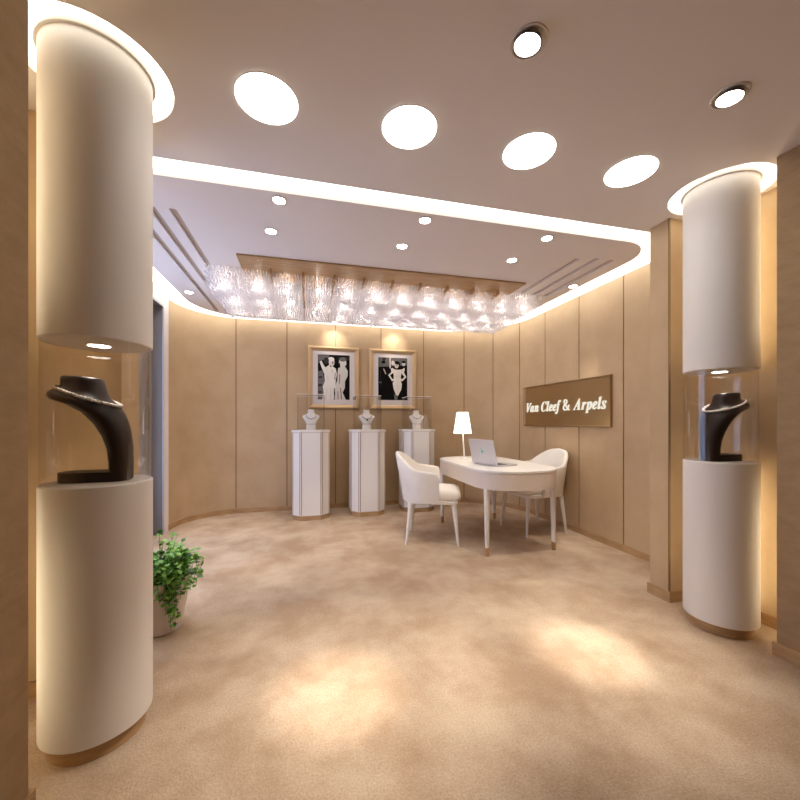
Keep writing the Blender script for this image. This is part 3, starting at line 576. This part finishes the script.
# ================================================================== PEDESTALS, GLASS COVERS, BUSTS
def octagon(r, cut, k=1.0):
    r *= k; c = r * cut
    return [(-c, -r), (c, -r), (r, -c), (r, c), (c, r), (-c, r), (-r, c), (-r, -c)]
PED = [(.033, 4.85), (.752, 4.88), (1.455, 4.93)]
PLAB = ['leftmost of the three', 'in the middle of the three', 'rightmost, partly behind the white chair']
t0 = None
HP, RP, CUT = 1.10, .225, .56
def pedestal(loc, label):
    t = thing('display_pedestal', label, 'pedestal', loc, 0, 'white octagonal pedestals')
    bm = bmesh.new(); prism(bm, [octagon(RP, CUT, .95)], 0, .062); obj('plinth', bm, M['wood'], t, smooth=False)
    bm = bmesh.new(); prism(bm, [octagon(RP, CUT)], .060, HP - .030)
    obj('body', bm, M['lacquer'], t, smooth=False)
    bm = bmesh.new(); prism(bm, [octagon(RP, CUT, 1.03)], HP - .026, HP)
    bmesh.ops.bevel(bm, geom=[e for e in bm.edges if abs(e.verts[0].co.z - e.verts[1].co.z) < 1e-5 and len(e.link_faces) == 2 and e.calc_face_angle(0) > .5], offset=.004, segments=2, affect='EDGES')
    obj('top_slab', bm, M['lacquer'], t, smooth=False)
    bm = bmesh.new(); prism(bm, [octagon(RP, CUT, .995)], HP - .031, HP - .025); obj('shadow_trim', bm, M['rose'], t, smooth=False)
    o8 = octagon(RP, CUT)
    first = None
    for i in range(8):                                           # upright metal inlays near each facet edge
        p, q = Vector(o8[i]), Vector(o8[(i + 1) % 8]); d = (q - p).normalized(); nrm = Vector((d.y, -d.x))
        bm = bmesh.new()
        for c in (p + d * .012, q - d * .012):
            a, b = c - d * .0036, c + d * .0036
            loft(bm, [[(a.x, a.y, z), (b.x, b.y, z), (b.x + nrm.x * .0022, b.y + nrm.y * .0022, z), (a.x + nrm.x * .0022, a.y + nrm.y * .0022, z)] for z in (.066, HP - .032)])
        obj('inlay', bm, M['rose'], t, smooth=False)
    return t
p0 = pedestal((*PED[0], 0), 'white octagonal pedestal with thin rose metal inlays, ' + PLAB[0])
for i in (1, 2): dup(p0, (*PED[i], 0), None, 'white octagonal pedestal with thin rose metal inlays, ' + PLAB[i])

def glass_cover(loc, label):
    t = thing('glass_cover', label, 'glass case', loc, 0, 'clear glass covers on the pedestals')
    w, h, k = .165, .44, .004
    for nm, b in (('side_pane', (-w, -w + k, -w, w)), ('side_pane', (w - k, w, -w, w)), ('front_pane', (-w + k, w - k, -w, -w + k)), ('rear_pane', (-w + k, w - k, w - k, w))):
        bm = bmesh.new(); box(bm, *b, .001, h); obj(nm, bm, M['case_glass'], t, smooth=False)
    bm = bmesh.new(); box(bm, -w, w, -w, w, h, h + k); obj('top_pane', bm, M['case_glass'], t, smooth=False)
    bm = bmesh.new(); prism(bm, [[(-w - .001, -w - .001), (w + .001, -w - .001), (w + .001, w + .001), (-w - .001, w + .001)], [(-w + .003, -w + .003), (-w + .003, w - .003), (w - .003, w - .003), (w - .003, -w + .003)]], h - .001, h + k + .001)
    obj('polished_edge', bm, M['glass_edge'], t, smooth=False)
    return t
CL = ['on the leftmost pedestal', 'on the middle pedestal', 'on the rightmost pedestal behind the armchair']
g0 = glass_cover((*PED[0], HP), 'clear square glass cover ' + CL[0])
for i in (1, 2): dup(g0, (*PED[i], HP), None, 'clear square glass cover ' + CL[i])

def ell(cx, cy, z, rx, ry, n=28, p=2.0):
    out = []
    for i in range(n):
        a = 2 * PI * i / n; c, s = math.cos(a), math.sin(a)
        out.append((cx + rx * math.copysign(abs(c) ** (2 / p), c), cy + ry * math.copysign(abs(s) ** (2 / p), s), z))
    return out
def white_bust(loc, label):
    t = thing('jewellery_bust', label, 'display bust', loc, 0, 'white jewellery busts')
    bm = bmesh.new()
    prof = [(0, .062, .040, 0), (.012, .060, .040, 0), (.04, .058, .036, 0), (.072, .055, .032, .002)]
    loft(bm, [ell(0, y, z, rx, ry, 28, 3) for z, rx, ry, y in prof]); obj('stand', bm, M['bust_white'], t)
    bm = bmesh.new()
    prof = [(.074, .056, .032, .002), (.10, .068, .036, 0), (.13, .086, .040, 0), (.155, .102, .041, 0), (.172, .108, .038, .003), (.183, .098, .036, .006), (.195, .070, .034, .010),
            (.205, .048, .034, .012), (.22, .040, .034, .013), (.245, .038, .033, .013), (.256, .040, .034, .013), (.26, .036, .030, .013)]
    loft(bm, [ell(0, y, z, rx, ry, 28, 2.2) for z, rx, ry, y in prof]); obj('torso', bm, M['bust_white'], t)
    bm = bmesh.new(); loft(bm, [ell(0, .002, z, rx, ry, 28, 2.6) for z, rx, ry in ((.070, .0555, .0335), (.0755, .0575, .0345))], True, True); obj('waist_band', bm, M['rose'], t)
    return t
def small_necklace(loc, label, drop, big):
    t = thing('necklace', label, 'necklace', loc, 0, 'necklaces on the white busts')
    bm = bmesh.new(); pts = []
    for i in range(25):
        a = -1 + 2 * i / 24.
        x = .062 * math.sin(a * PI / 2 * 1.0); q = abs(a)
        z = .190 - drop * (1 - q ** 1.6)
        f = min(max((z - .13) / .06, 0), 1)
        y = -.0415 - .002 + .018 * f ** 2 * q + .010 * q
        pts.append((x, y, z))
    tube(bm, pts, .0034, 8); obj('chain', bm, M['chain'], t)
    if big:
        bm = bmesh.new(); ball(bm, (0, -.047, .190 - drop - .010), .011, 12, 8, s=(1, .5, 1.25)); obj('pendant', bm, M['pendant'], t)
    return t
b0 = white_bust((*PED[0], HP), 'white bust with a plain dark necklace inside the glass cover, leftmost of three')
dup(b0, (*PED[1], HP), None, 'white bust with a dark pendant necklace inside the middle glass cover')
dup(b0, (*PED[2], HP), None, 'white bust inside the glass cover behind the armchair, rightmost of three')
small_necklace((*PED[0], HP), 'plain dark necklace on the leftmost white bust', .052, False)
small_necklace((*PED[1], HP), 'dark necklace with a small pendant on the middle white bust', .052, True)
small_necklace((*PED[2], HP), 'thin dark necklace on the rightmost white bust behind the armchair', .045, False)

# ================================================================== FRAMED PICTURES
def poly_layer(bm, pts, box4, W, H, d, mi):
    x0, x1, y0, y1 = box4
    P = [((x - x0) / (x1 - x0) * W - W / 2, (y1 - y) / (y1 - y0) * H - H / 2) for x, y in pts]
    tr = tessellate_polygon([[Vector((p[0], p[1], 0)) for p in P]])
    v = [bm.verts.new((p[0], -d, p[1])) for p in P]
    for t in tr:
        try: bm.faces.new([v[i] for i in t]).material_index = mi
        except ValueError: pass
def disc_pts(cx, cy, rx, ry, n=14): return [(cx + rx * math.cos(2 * PI * i / n), cy + ry * math.sin(2 * PI * i / n)) for i in range(n)]
PM = [M['black'], M['print_dark'], M['print_mid'], M['print_light'], M['print_white']]
ART1 = [
    ([(195, 370), (250, 360), (268, 470), (255, 695), (195, 695)], 2), ([(195, 175), (330, 175), (300, 235), (215, 245), (195, 300)], 2),
    ([(205, 430), (245, 425), (248, 445), (205, 450)], 1), ([(200, 520), (240, 515), (245, 540), (200, 545)], 1), ([(200, 600), (240, 600), (240, 620), (200, 620)], 1),
    ([(425, 205), (560, 185), (560, 230), (430, 250)], 1),
    ([(215, 258), (238, 246), (258, 290), (280, 325), (318, 300), (330, 280), (335, 300), (365, 310), (400, 335), (412, 400), (398, 480), (398, 560), (383, 640), (376, 695), (245, 695), (262, 620), (252, 545), (275, 480), (268, 400), (240, 330)], 4),
    (disc_pts(352, 262, 33, 48), 3), (disc_pts(345, 228, 38, 26), 4), (disc_pts(292, 245, 30, 38), 1),
    ([(425, 330), (455, 305), (510, 312), (538, 360), (535, 420), (506, 480), (503, 560), (478, 610), (515, 695), (387, 695), (392, 600), (400, 520), (418, 460), (420, 380)], 3),
    (disc_pts(478, 265, 44, 55), 3), (disc_pts(480, 225, 40, 26), 2), ([(426, 275), (445, 262), (452, 318), (430, 325)], 0),
    ([(378, 565), (388, 560), (390, 660), (378, 650)], 0), ([(383, 460), (390, 380), (398, 385), (392, 470)], 2),
    ([(300, 420), (306, 420), (318, 480), (310, 482)], 3), ([(292, 560), (300, 556), (292, 690), (280, 690)], 3), ([(335, 560), (343, 558), (345, 690), (334, 690)], 3), ([(345, 340), (372, 352), (368, 400), (350, 380)], 3),
    ([(440, 400), (450, 396), (446, 500), (436, 520)], 2), ([(450, 560), (458, 556), (470, 690), (458, 690)], 2), ([(420, 600), (428, 596), (430, 690), (420, 690)], 2), (disc_pts(366, 268, 9, 14), 2), ([(330, 300), (352, 306), (348, 322), (332, 316)], 2)]
ART2 = [
    ([(140, 205), (480, 205), (480, 290), (140, 320)], 2), ([(270, 205), (285, 205), (285, 330), (270, 330)], 3), ([(190, 205), (230, 205), (215, 250), (190, 250)], 1),
    ([(140, 325), (180, 318), (225, 345), (262, 420), (270, 560), (262, 705), (140, 705)], 0), (disc_pts(202, 282, 22, 30), 2), ([(195, 335), (210, 345), (232, 400), (222, 400)], 3), (disc_pts(200, 262, 24, 16), 0), (disc_pts(165, 500, 18, 10), 2),
    ([(400, 300), (470, 300), (480, 360), (480, 705), (400, 705)], 0), (disc_pts(437, 272, 20, 28), 3), (disc_pts(437, 252, 24, 14), 0), ([(432, 325), (450, 322), (448, 360), (436, 360)], 4),
    (disc_pts(310, 268, 20, 28), 3),
    ([(322, 635), (368, 650), (362, 705), (328, 705)], 2),
    ([(285, 332), (308, 328), (335, 345), (372, 345), (402, 342), (440, 330), (442, 380), (470, 430), (418, 482), (400, 474), (416, 515), (408, 580), (370, 655), (345, 640), (320, 580), (307, 510), (320, 470), (300, 484), (254, 412), (292, 375)], 4),
    ([(275, 412), (316, 382), (320, 452), (302, 458)], 0), ([(410, 385), (446, 428), (414, 460), (402, 440)], 0),
    (disc_pts(352, 290, 26, 40), 3), (disc_pts(358, 264, 28, 22), 0), (disc_pts(385, 280, 10, 18), 0),
    ([(360, 470), (366, 470), (372, 640), (364, 648)], 3), ([(330, 420), (395, 412), (396, 424), (330, 432)], 3), ([(338, 296), (366, 296), (360, 304), (344, 304)], 2), ([(160, 360), (166, 358), (176, 560), (168, 560)], 1), ([(300, 345), (318, 350), (316, 372), (302, 366)], 3), ([(410, 352), (430, 345), (428, 366), (412, 372)], 3)]
def picture(x, label, art, box4, pw, ph):
    W, H, zc = .70, .865, 1.815
    t = thing('framed_picture', label, 'picture', (x, BB - .002, zc), 0, 'framed black and white photographs on the back wall')
    fw = .060
    bm = bmesh.new()                                          # moulded gold frame
    prof = [(0, 0), (0, .030), (.010, .040), (.026, .040), (.032, .030), (.048, .026), (.056, .018), (fw, .012), (fw, 0)]
    rings = []
    for d, h in prof:
        a, b = W / 2 - d, H / 2 - d
        rings.append([(-a, -h, -b), (a, -h, -b), (a, -h, b), (-a, -h, b)])
    loft(bm, rings + [rings[0]], False, False)
    obj('frame', bm, M['gold'], t, smooth=False)
    a, b = W / 2 - fw + .004, H / 2 - fw + .004
    bm = bmesh.new(); box(bm, -a, a, -.010, -.001, -b, b); obj('mat_board', bm, M['matboard'], t, smooth=False)
    bm = bmesh.new(); box(bm, -pw / 2, pw / 2, -.0112, -.0102, -ph / 2, ph / 2)
    for k, (pts, mi) in enumerate(art): poly_layer(bm, pts, box4, pw, ph, .0118 + .0003 * k, mi)
    o = obj('print', bm, PM, t, smooth=False)
    o.location = (0, 0, .01)
    return t
picture(.345, 'gold framed black and white photograph of two women in pale gowns, on the back wall', ART1, (195, 560, 175, 695), .44, .625)
picture(1.19, 'gold framed black and white photograph of a woman in white among dark suited men', ART2, (140, 480, 205, 705), .43, .615)

# ================================================================== WALL SIGN
GV_ = [(GV[i], GV[i + 1]) for i in range(0, len(GV), 2)]; GF_ = [GF[i:i + 3] for i in range(0, len(GF), 3)]
t = thing('wall_sign', 'bronze wall sign with glowing white italic lettering on the right wall above the desk', 'sign', (AR, 3.705, 1.405))
SL, SH = 1.485, .51
bm = bmesh.new(); box(bm, -.014, -.001, -SL / 2 + .012, SL / 2 - .012, -SH / 2 + .012, SH / 2 - .012); obj('board', bm, M['sign'], t, smooth=False)
bm = bmesh.new()
rings = []
for d, h in ((0, .001), (0, .022), (.003, .025), (.010, .025), (.013, .022), (.013, .008)):
    a, b = SL / 2 - d, SH / 2 - d
    rings.append([(-h, -a, -b), (-h, a, -b), (-h, a, b), (-h, -a, b)])
loft(bm, rings + [rings[0]], False, False)
obj('frame', bm, M['sign_edge'], t, smooth=False)
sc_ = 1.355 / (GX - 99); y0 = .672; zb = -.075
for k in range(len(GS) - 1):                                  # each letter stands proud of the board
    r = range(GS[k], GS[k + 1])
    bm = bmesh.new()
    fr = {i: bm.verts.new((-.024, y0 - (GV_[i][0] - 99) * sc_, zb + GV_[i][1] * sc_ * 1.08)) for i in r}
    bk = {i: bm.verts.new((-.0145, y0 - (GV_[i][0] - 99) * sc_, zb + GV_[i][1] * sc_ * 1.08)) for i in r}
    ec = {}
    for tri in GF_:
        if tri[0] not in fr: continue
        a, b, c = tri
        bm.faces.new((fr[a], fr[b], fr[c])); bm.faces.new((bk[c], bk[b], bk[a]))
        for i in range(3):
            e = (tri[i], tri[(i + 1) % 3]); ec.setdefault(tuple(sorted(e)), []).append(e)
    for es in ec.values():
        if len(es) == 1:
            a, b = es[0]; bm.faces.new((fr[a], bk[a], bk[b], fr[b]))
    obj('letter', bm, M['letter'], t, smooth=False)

# ================================================================== CHANDELIER
CH = (.77, 3.95)
t = thing('crystal_chandelier', 'long rectangular crystal curtain chandelier under a wooden board on the ceiling panel', 'chandelier', (0, 0, PZ))
bm = bmesh.new(); box(bm, -.557, 2.03, 3.16, 4.45, -.016, -.001, .001); obj('ceiling_board', bm, M['board'], t, smooth=False)
A0, A1, B0, B1 = -.86, 2.40, 3.40, 4.52
bay = .272
NB = 12
bw = (A1 - A0) / NB
bm = bmesh.new()
def bead(bm, x, y, z0, z1, r):
    zm = z0 + (z1 - z0) * .35
    top = bm.verts.new((x, y, z1)); bot = bm.verts.new((x, y, z0))
    ring = [bm.verts.new((x + r * c, y + r * s, zm)) for c, s in ((1, 0), (0, 1), (-1, 0), (0, -1))]
    for i in range(4):
        j = (i + 1) % 4
        bm.faces.new((ring[i], ring[j], top)); bm.faces.new((ring[j], ring[i], bot))
me_v = None
for k in range(NB):
    for i in range(11):
        u = (i + .5) / 11.
        x = A0 + bw * (k + .03 + .94 * u)
        for j in range(34):
            y = B0 + (B1 - B0) * (j + .5) / 34
            onb = -.56 < x < 2.05 and y < 4.46
            zt = -.017 if onb else -.001
            zl = -.170 + .014 * math.cos(PI * (2 * u - 1)) * .5 + rnd.uniform(-.004, .004)
            n = 4
            for q in range(n):
                z1 = zt + (zl - zt) * q / n; z0 = zt + (zl - zt) * (q + .96) / n
                bead(bm, x + rnd.uniform(-.004, .004), y + rnd.uniform(-.004, .004), z0, z1, .0080)
me = bpy.data.meshes.new('crystal_strands'); bm.to_mesh(me); bm.free(); me.materials.append(M['crystal'])
o = bpy.data.objects.new('crystal_strands', me); COL.objects.link(o); o.parent = t; o['kind'] = 'stuff'
first = None
bm = bmesh.new(); ball(bm, (0, 0, 0), .013, 10, 7)
for k in range(NB):
    for (dy, dx) in ((.20, .5), (.62, .62), (.95, .40)):
        if first is None: first = obj('bulb', bm, M['bulb'], t); o = first
        else:
            o = first.copy(); COL.objects.link(o); o.parent = t
        o.location = (A0 + bw * (k + dx) , B0 + dy, -.088)
for k in range(NB):                                          # the glow of each bay's lamps
    for dy in (.16, .56, .96):
        l = bpy.data.lights.new('bay_lamp', 'POINT'); l.energy = .5; l.color = (1, .94, .87); l.shadow_soft_size = .03
        lo = bpy.data.objects.new('bay_lamp', l); COL.objects.link(lo); lo.parent = t; lo.location = (A0 + bw * (k + .5), B0 + dy, -.10)
for k in range(NB + 1):                                      # thin wooden dividers between the bays, on the board
    x = A0 + bw * k
    if -.5 < x < 2.0:
        bm = bmesh.new(); box(bm, x - .006, x + .006, 3.37, 3.62, -.060, -.016); obj('divider', bm, M['board'], t, smooth=False)

# ================================================================== DESK AND WHAT STANDS ON IT
DA0, DA1, DB0, DB1, DZ = 1.49, 2.30, 2.86, 4.34, .77
t = thing('writing_desk', 'white oblong desk with rounded ends and brass tipped tapered legs', 'desk', ((DA0 + DA1) / 2, (DB0 + DB1) / 2, 0))
cx_, cy_ = (DA0 + DA1) / 2, (DB0 + DB1) / 2
def desk_loop(d, r=.31): return [(x - cx_, y - cy_) for x, y in rrect(DA0 + d, DA1 - d, DB0 + d, DB1 - d, r - d, 12)]
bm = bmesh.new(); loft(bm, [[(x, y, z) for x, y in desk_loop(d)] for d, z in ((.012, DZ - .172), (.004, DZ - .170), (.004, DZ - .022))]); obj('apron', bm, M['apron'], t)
bm = bmesh.new(); loft(bm, [[(x, y, z) for x, y in desk_loop(d)] for d, z in ((.003, DZ - .021), (0, DZ - .018), (0, DZ - .003), (.004, DZ))]); obj('desktop', bm, M['lacquer'], t)
def leg_mesh(bm, x, y, z0, z1, r0, r1, ox, oy, mi=0, n=16):
    m = 6; loft(bm, [[(x + ox * (1 - i / m) + (r0 + (r1 - r0) * i / m) * math.cos(2 * PI * k / n), y + oy * (1 - i / m) + (r0 + (r1 - r0) * i / m) * math.sin(2 * PI * k / n), z0 + (z1 - z0) * i / m) for k in range(n)] for i in range(m + 1)], mi=mi)
for sx in (-1, 1):
    for sy in (-1, 1):
        x, y = sx * .338, sy * .56
        bm = bmesh.new(); leg_mesh(bm, x, y, .075, DZ - .022, .019, .030, sx * .004, sy * .012)
        l = obj('leg', bm, M['leather'], t)
        bm = bmesh.new(); leg_mesh(bm, x + sx * .004, y + sy * .012, 0, .076, .0175, .0205, 0, 0); tag(obj('foot_tip', bm, M['brass'], l), 'brass leg tip')

t = thing('laptop', 'open silver laptop with a small teal logo on its lid, on the white desk', 'laptop', (1.717, 3.39, DZ), math.radians(12.5))
bm = bmesh.new(); prism(bm, [rrect(0, .245, -.19, .19, .012, 4)], .001, .014); o = obj('base', bm, M['alu'], t, smooth=False)
bm = bmesh.new(); box(bm, .018, .135, -.165, .165, .0142, .0165); obj('keyboard', bm, M['keys'], o, smooth=False)
bm = bmesh.new(); box(bm, .150, .235, -.055, .055, .0142, .0150); obj('trackpad', bm, M['alu'], o, smooth=False)
tilt = Matrix.Rotation(math.radians(-13), 4, 'Y')
bm = bmesh.new(); prism(bm, [rrect(-.19, .19, .008, .255, .012, 4)], -.006, .002)
R1 = Matrix(((0, 0, 1, 0), (1, 0, 0, 0), (0, 1, 0, .008), (0, 0, 0, 1)))
bmesh.ops.transform(bm, matrix=tilt @ R1, verts=bm.verts); lid = obj('lid', bm, M['alu'], t, smooth=False)
bm = bmesh.new(); box(bm, .0022, .0035, -.178, .178, .024, .250); bmesh.ops.transform(bm, matrix=tilt, verts=bm.verts); obj('screen', bm, M['screen'], lid, smooth=False)
bm = bmesh.new()
apple = []
for i in range(28):
    a = 2 * PI * i / 28; r = .019 * (1 - .16 * math.exp(-((a - PI / 2) / .32) ** 2) - .10 * math.exp(-((a - 1.5 * PI) / .28) ** 2) - .30 * math.exp(-((a - .12) / .34) ** 2) - .30 * math.exp(-((a - 2 * PI - .12) / .34) ** 2))
    apple.append((r * math.cos(a), r * 1.08 * math.sin(a) + .135))
prism(bm, [apple], -.0072, -.0060)
leaf = [(.004 + .0045 * math.cos(2 * PI * i / 10) + .003 * math.sin(2 * PI * i / 10), .163 + .0085 * math.sin(2 * PI * i / 10)) for i in range(10)]
prism(bm, [leaf], -.0072, -.0060)
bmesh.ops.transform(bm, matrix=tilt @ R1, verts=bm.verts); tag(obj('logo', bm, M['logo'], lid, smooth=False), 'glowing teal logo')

t = thing('table_lamp', 'slim table lamp with a glowing white conical shade at the far end of the desk', 'lamp', (1.755, 3.985, DZ))
bm = bmesh.new(); lathe(bm, [(.055, .001), (.058, .004), (.056, .012), (.02, .016), (.010, .020)], 32); obj('base', bm, M['lacquer'], t)
bm = bmesh.new(); tube(bm, [(0, 0, .014), (-.012, 0, .20), (-.024, 0, .42)], .0085, 12, r2=.0075); obj('stem', bm, M['lacquer'], t)
bm = bmesh.new(); loft(bm, [circ(-.022, 0, z, r, 40) for r, z in ((.104, .298), (.101, .325), (.066, .540), (.062, .543), (.062, .539), (.099, .325), (.101, .299), (.104, .298))], False, False); obj('shade', bm, M['shade'], t)
bm = bmesh.new(); loft(bm, [circ(-.022, 0, z, r, 40) for r, z in ((.1015, .327), (.1028, .327), (.1023, .331), (.101, .331))], False, False); obj('shade_trim', bm, M['chain'], t)
bm = bmesh.new(); ball(bm, (-.023, 0, .43), .024, 14, 10); obj('bulb', bm, emission('lamp_bulb', (1, .88, .7), 18), t)

# ================================================================== TUB CHAIRS
def tub_chair(loc, rz, label):
    t = thing('tub_chair', label, 'chair', loc, rz, 'white tub chairs at the desk')
    # U-shaped path of the shell, from the near arm round the back to the other arm
    R = .262; xs = .075; pts = []
    for i in range(9): pts.append((xs - (xs + .05) * i / 9, -R))
    for i in range(41):
        a = -PI / 2 - PI * i / 40; pts.append((-.05 + .232 * math.cos(a) * (1 if True else 0), R * math.sin(a)))
    for i in range(1, 10): pts.append((-.05 + (xs + .05) * i / 9, R))
    acc = [0.]
    for p, q in zip(pts, pts[1:]): acc.append(acc[-1] + math.dist(p, q))
    Lh = acc[-1] / 2; th = .044; z0 = .415
    rings = []
    for i, p in enumerate(pts):
        s = (acc[i] - Lh) / Lh; q = abs(s)
        a = Vector(pts[max(i - 1, 0)]); b = Vector(pts[min(i + 1, len(pts) - 1)])
        d = (b - a).normalized(); nrm = Vector((d.y, -d.x))
        if nrm.dot(Vector((p[0] + .02, p[1]))) < 0: nrm = -nrm
        k = max(0., min(1., (.55 - q) / .42)); k = math.sin(k * PI / 2) ** 1.15
        zt = .712 + .070 * (1 - min(1, q / .9)) + .115 * k
        e = acc[i] if s < 0 else acc[-1] - acc[i]                # rounded front corners of the arms
        rc = .055
        if e < rc: zt -= rc - math.sqrt(max(rc * rc - (rc - e) ** 2, 0))
        f = lambda z: .11 * (z - z0) + .06 * k * (z - z0)
        zm = .5 * (z0 + zt)
        sec = [(th / 2, z0), (th / 2, z0 + .1), (th / 2, zm), (th / 2, zt - .022), (th * .36, zt - .007), (0, zt), (-th * .36, zt - .007), (-th / 2, zt - .022), (-th / 2, zm), (-th / 2, z0 + .1), (-th / 2, z0)]
        rings.append([(p[0] + nrm.x * (o + f(z)), p[1] + nrm.y * (o + f(z)), z) for o, z in sec])
    bm = bmesh.new(); loft(bm, rings); obj('back_shell', bm, M['leather'], t, ang=50)
    bm = bmesh.new()
    fr = rrect(-.255, .255, -.245, .245, [.12, .06, .06, .12], 8)
    loft(bm, [[(x * k, y * k, z) for x, y in fr] for k, z in ((.96, .398), (1., .403), (1., .428), (.97, .432))]); obj('seat_frame', bm, M['leather'], t)
    bm = bmesh.new(); cu = rrect(-.215, .285, -.232, .232, [.12, .07, .07, .12], 8)
    loft(bm, [[(.03 + (x - .03) * k, y * k, z) for x, y in cu] for k, z in ((.93, .431), (.99, .445), (1., .468), (.985, .497), (.93, .522), (.80, .536), (.5, .543), (.15, .545))]); obj('seat_cushion', bm, M['cushion'], t, ang=60)
    for sx in (-1, 1):
        for sy in (-1, 1):
            bm = bmesh.new(); leg_mesh(bm, sx * (.215 if sx > 0 else .205), sy * .205, 0, .405, .0115, .025, sx * .042, sy * .032, n=14); obj('leg', bm, M['leather'], t)
    return t
c0 = tub_chair((1.245, 3.633, 0), math.radians(-21), 'white leather tub chair before the rightmost pedestal, left of the desk')
dup(c0, (2.44, 3.665, 0), math.radians(184), 'white leather tub chair between the desk and the wall under the bronze sign')

# ================================================================== POTTED PLANT
PX, PY = -.835, 2.43
t = thing('potted_plant', 'leafy green trailing plant in a pale tapered pot beside the large column', 'plant', (PX, PY, 0))
PH = .305
bm = bmesh.new(); lathe(bm, [(.104, 0), (.110, .006), (.154, PH - .012), (.160, PH), (.154, PH + .002), (.144, PH - .02), (.12, .10)], 40, cap1=True); obj('pot', bm, M['pot'], t)
bm = bmesh.new(); lathe(bm, [(.136, PH - .035), (.136, PH - .028)], 32); obj('soil', bm, M['soil'], t)
ml = [M['leaf'], mat('plant_leaf_light', (.30, .58, .12), .5), mat('plant_leaf_dark', (.07, .22, .04), .45)]
bl = bmesh.new(); bs = bmesh.new()
def leaf(bm, p, d, size, mi):
    d = d.normalized(); up = Vector((rnd.uniform(-.4, .4), rnd.uniform(-.4, .4), 1)); s = d.cross(up).normalized(); n = s.cross(d).normalized()
    P = [(0, 0, 0), (.25, .36, .05), (.62, .44, .04), (1, 0, -.10), (.62, -.44, .04), (.25, -.36, .05), (.5, 0, -.03)]
    v = [bm.verts.new(p + (d * x + s * y + n * z) * size) for x, y, z in P]
    for q in ((0, 1, 6), (1, 2, 6), (2, 3, 6), (3, 4, 6), (4, 5, 6), (5, 0, 6)): bm.faces.new([v[i] for i in q]).material_index = mi
def vine(pts, size, step=.016):
    tube(bs, pts, .0019, 5, r2=.0009)
    for a, b in zip(pts, pts[1:]):
        a, b = Vector(a), Vector(b); n = max(1, int((b - a).length / step))
        for i in range(n):
            p = a.lerp(b, i / n); d = (b - a).normalized()
            side = Vector((rnd.uniform(-1, 1), rnd.uniform(-1, 1), rnd.uniform(-.2, .7)))
            leaf(bl, p, side + d * .4, size * rnd.uniform(.7, 1.25), rnd.choice((0, 0, 1, 1, 2)))
for k in range(120):
    a = rnd.uniform(0, 2 * PI); r0 = rnd.uniform(0, .10); reach = rnd.uniform(.04, .16); h = rnd.uniform(.05, .25) * (1.15 - reach * 2.2)
    x0, y0 = r0 * math.cos(a), r0 * math.sin(a); drop = rnd.uniform(.0, .14) if reach > .08 else 0
    P = []
    for i in range(8):
        u = i / 7.
        P.append((x0 + reach * u * math.cos(a), y0 + reach * u * math.sin(a), PH - .02 + h * math.sin(min(u * 1.5, 1.57)) - drop * max(0, u - .45) ** 1.3 * 2))
    vine(P, .030)
for (ang, rr, zend, sw) in ((-62, .168, .05, .01), (-58, .170, .08, .012), (-66, .169, .12, .0), (-55, .172, .06, .0), (-64, .172, .18, .01), (-45, .175, .2, 0), (-80, .172, .21, 0), (-36, .18, .22, 0), (-20, .18, .22, .01), (-52, .170, .10, -.01), (-70, .165, .14, .0), (10, .20, .20, .02), (-12, .195, .23, .02), (28, .19, .25, .0), (-100, .17, .2, 0), (60, .18, .22, 0), (-30, .185, .26, 0)):
    a = math.radians(ang); P = []
    for i in range(12):
        u = i / 11.; rad = .06 + (rr - .06) * min(1, u * 3.2) + sw * math.sin(u * 5)
        z = PH + .10 * math.sin(min(u * 4, PI / 2)) - max(0, u - .25) / .75 * (PH + .10 - zend)
        rad = rad if z > PH - .02 or rad > .165 else .168
        P.append((rad * math.cos(a + .12 * u), rad * math.sin(a + .12 * u), z))
    vine(P, .029, .011)
o = obj('foliage', bl, ml, t, smooth=False); o['kind'] = 'stuff'
obj('stems', bs, M['stem'], t)

# ================================================================== DAYLIGHT, CAMERA, VIEW
w = bpy.data.worlds.new('World'); scene.world = w; w.use_nodes = True
w.node_tree.nodes['Background'].inputs['Color'].default_value = (.76, .83, 1.0, 1)
w.node_tree.nodes['Background'].inputs['Strength'].default_value = 3.4
pl = bpy.data.lights.new('window_portal', 'AREA'); pl.shape = 'RECTANGLE'; pl.size = 2.1; pl.size_y = 2.35
pl.cycles.is_portal = True
po = bpy.data.objects.new('window_portal', pl); COL.objects.link(po)
po.location = (AL - .24, 3.33, 1.22); po.rotation_euler = Vector((1, 0, 0)).to_track_quat('-Z', 'Z').to_euler()

cam = bpy.data.cameras.new('camera'); co = bpy.data.objects.new('camera', cam); COL.objects.link(co)
cam.sensor_width = 36; cam.sensor_fit = 'HORIZONTAL'; cam.lens = 36 * 370 / 800.; cam.shift_y = 22 / 800.; cam.clip_start = .05
co.location = (0, 0, 1.2); co.rotation_euler = (PI / 2, 0, -math.radians(13.906))
scene.camera = co
scene.view_settings.view_transform = 'Standard'; scene.view_settings.look = 'None'
scene.view_settings.gamma = 1; scene.view_settings.use_curve_mapping = False
scene.view_settings.exposure = EXPOSURE
scene.cycles.max_bounces = 10; scene.cycles.diffuse_bounces = 5; scene.cycles.glossy_bounces = 4
scene.cycles.transparent_max_bounces = 24; scene.cycles.transmission_bounces = 6
scene.cycles.caustics_reflective = False; scene.cycles.caustics_refractive = False
scene.cycles.sample_clamp_indirect = 6
scene.cycles.use_denoising = True
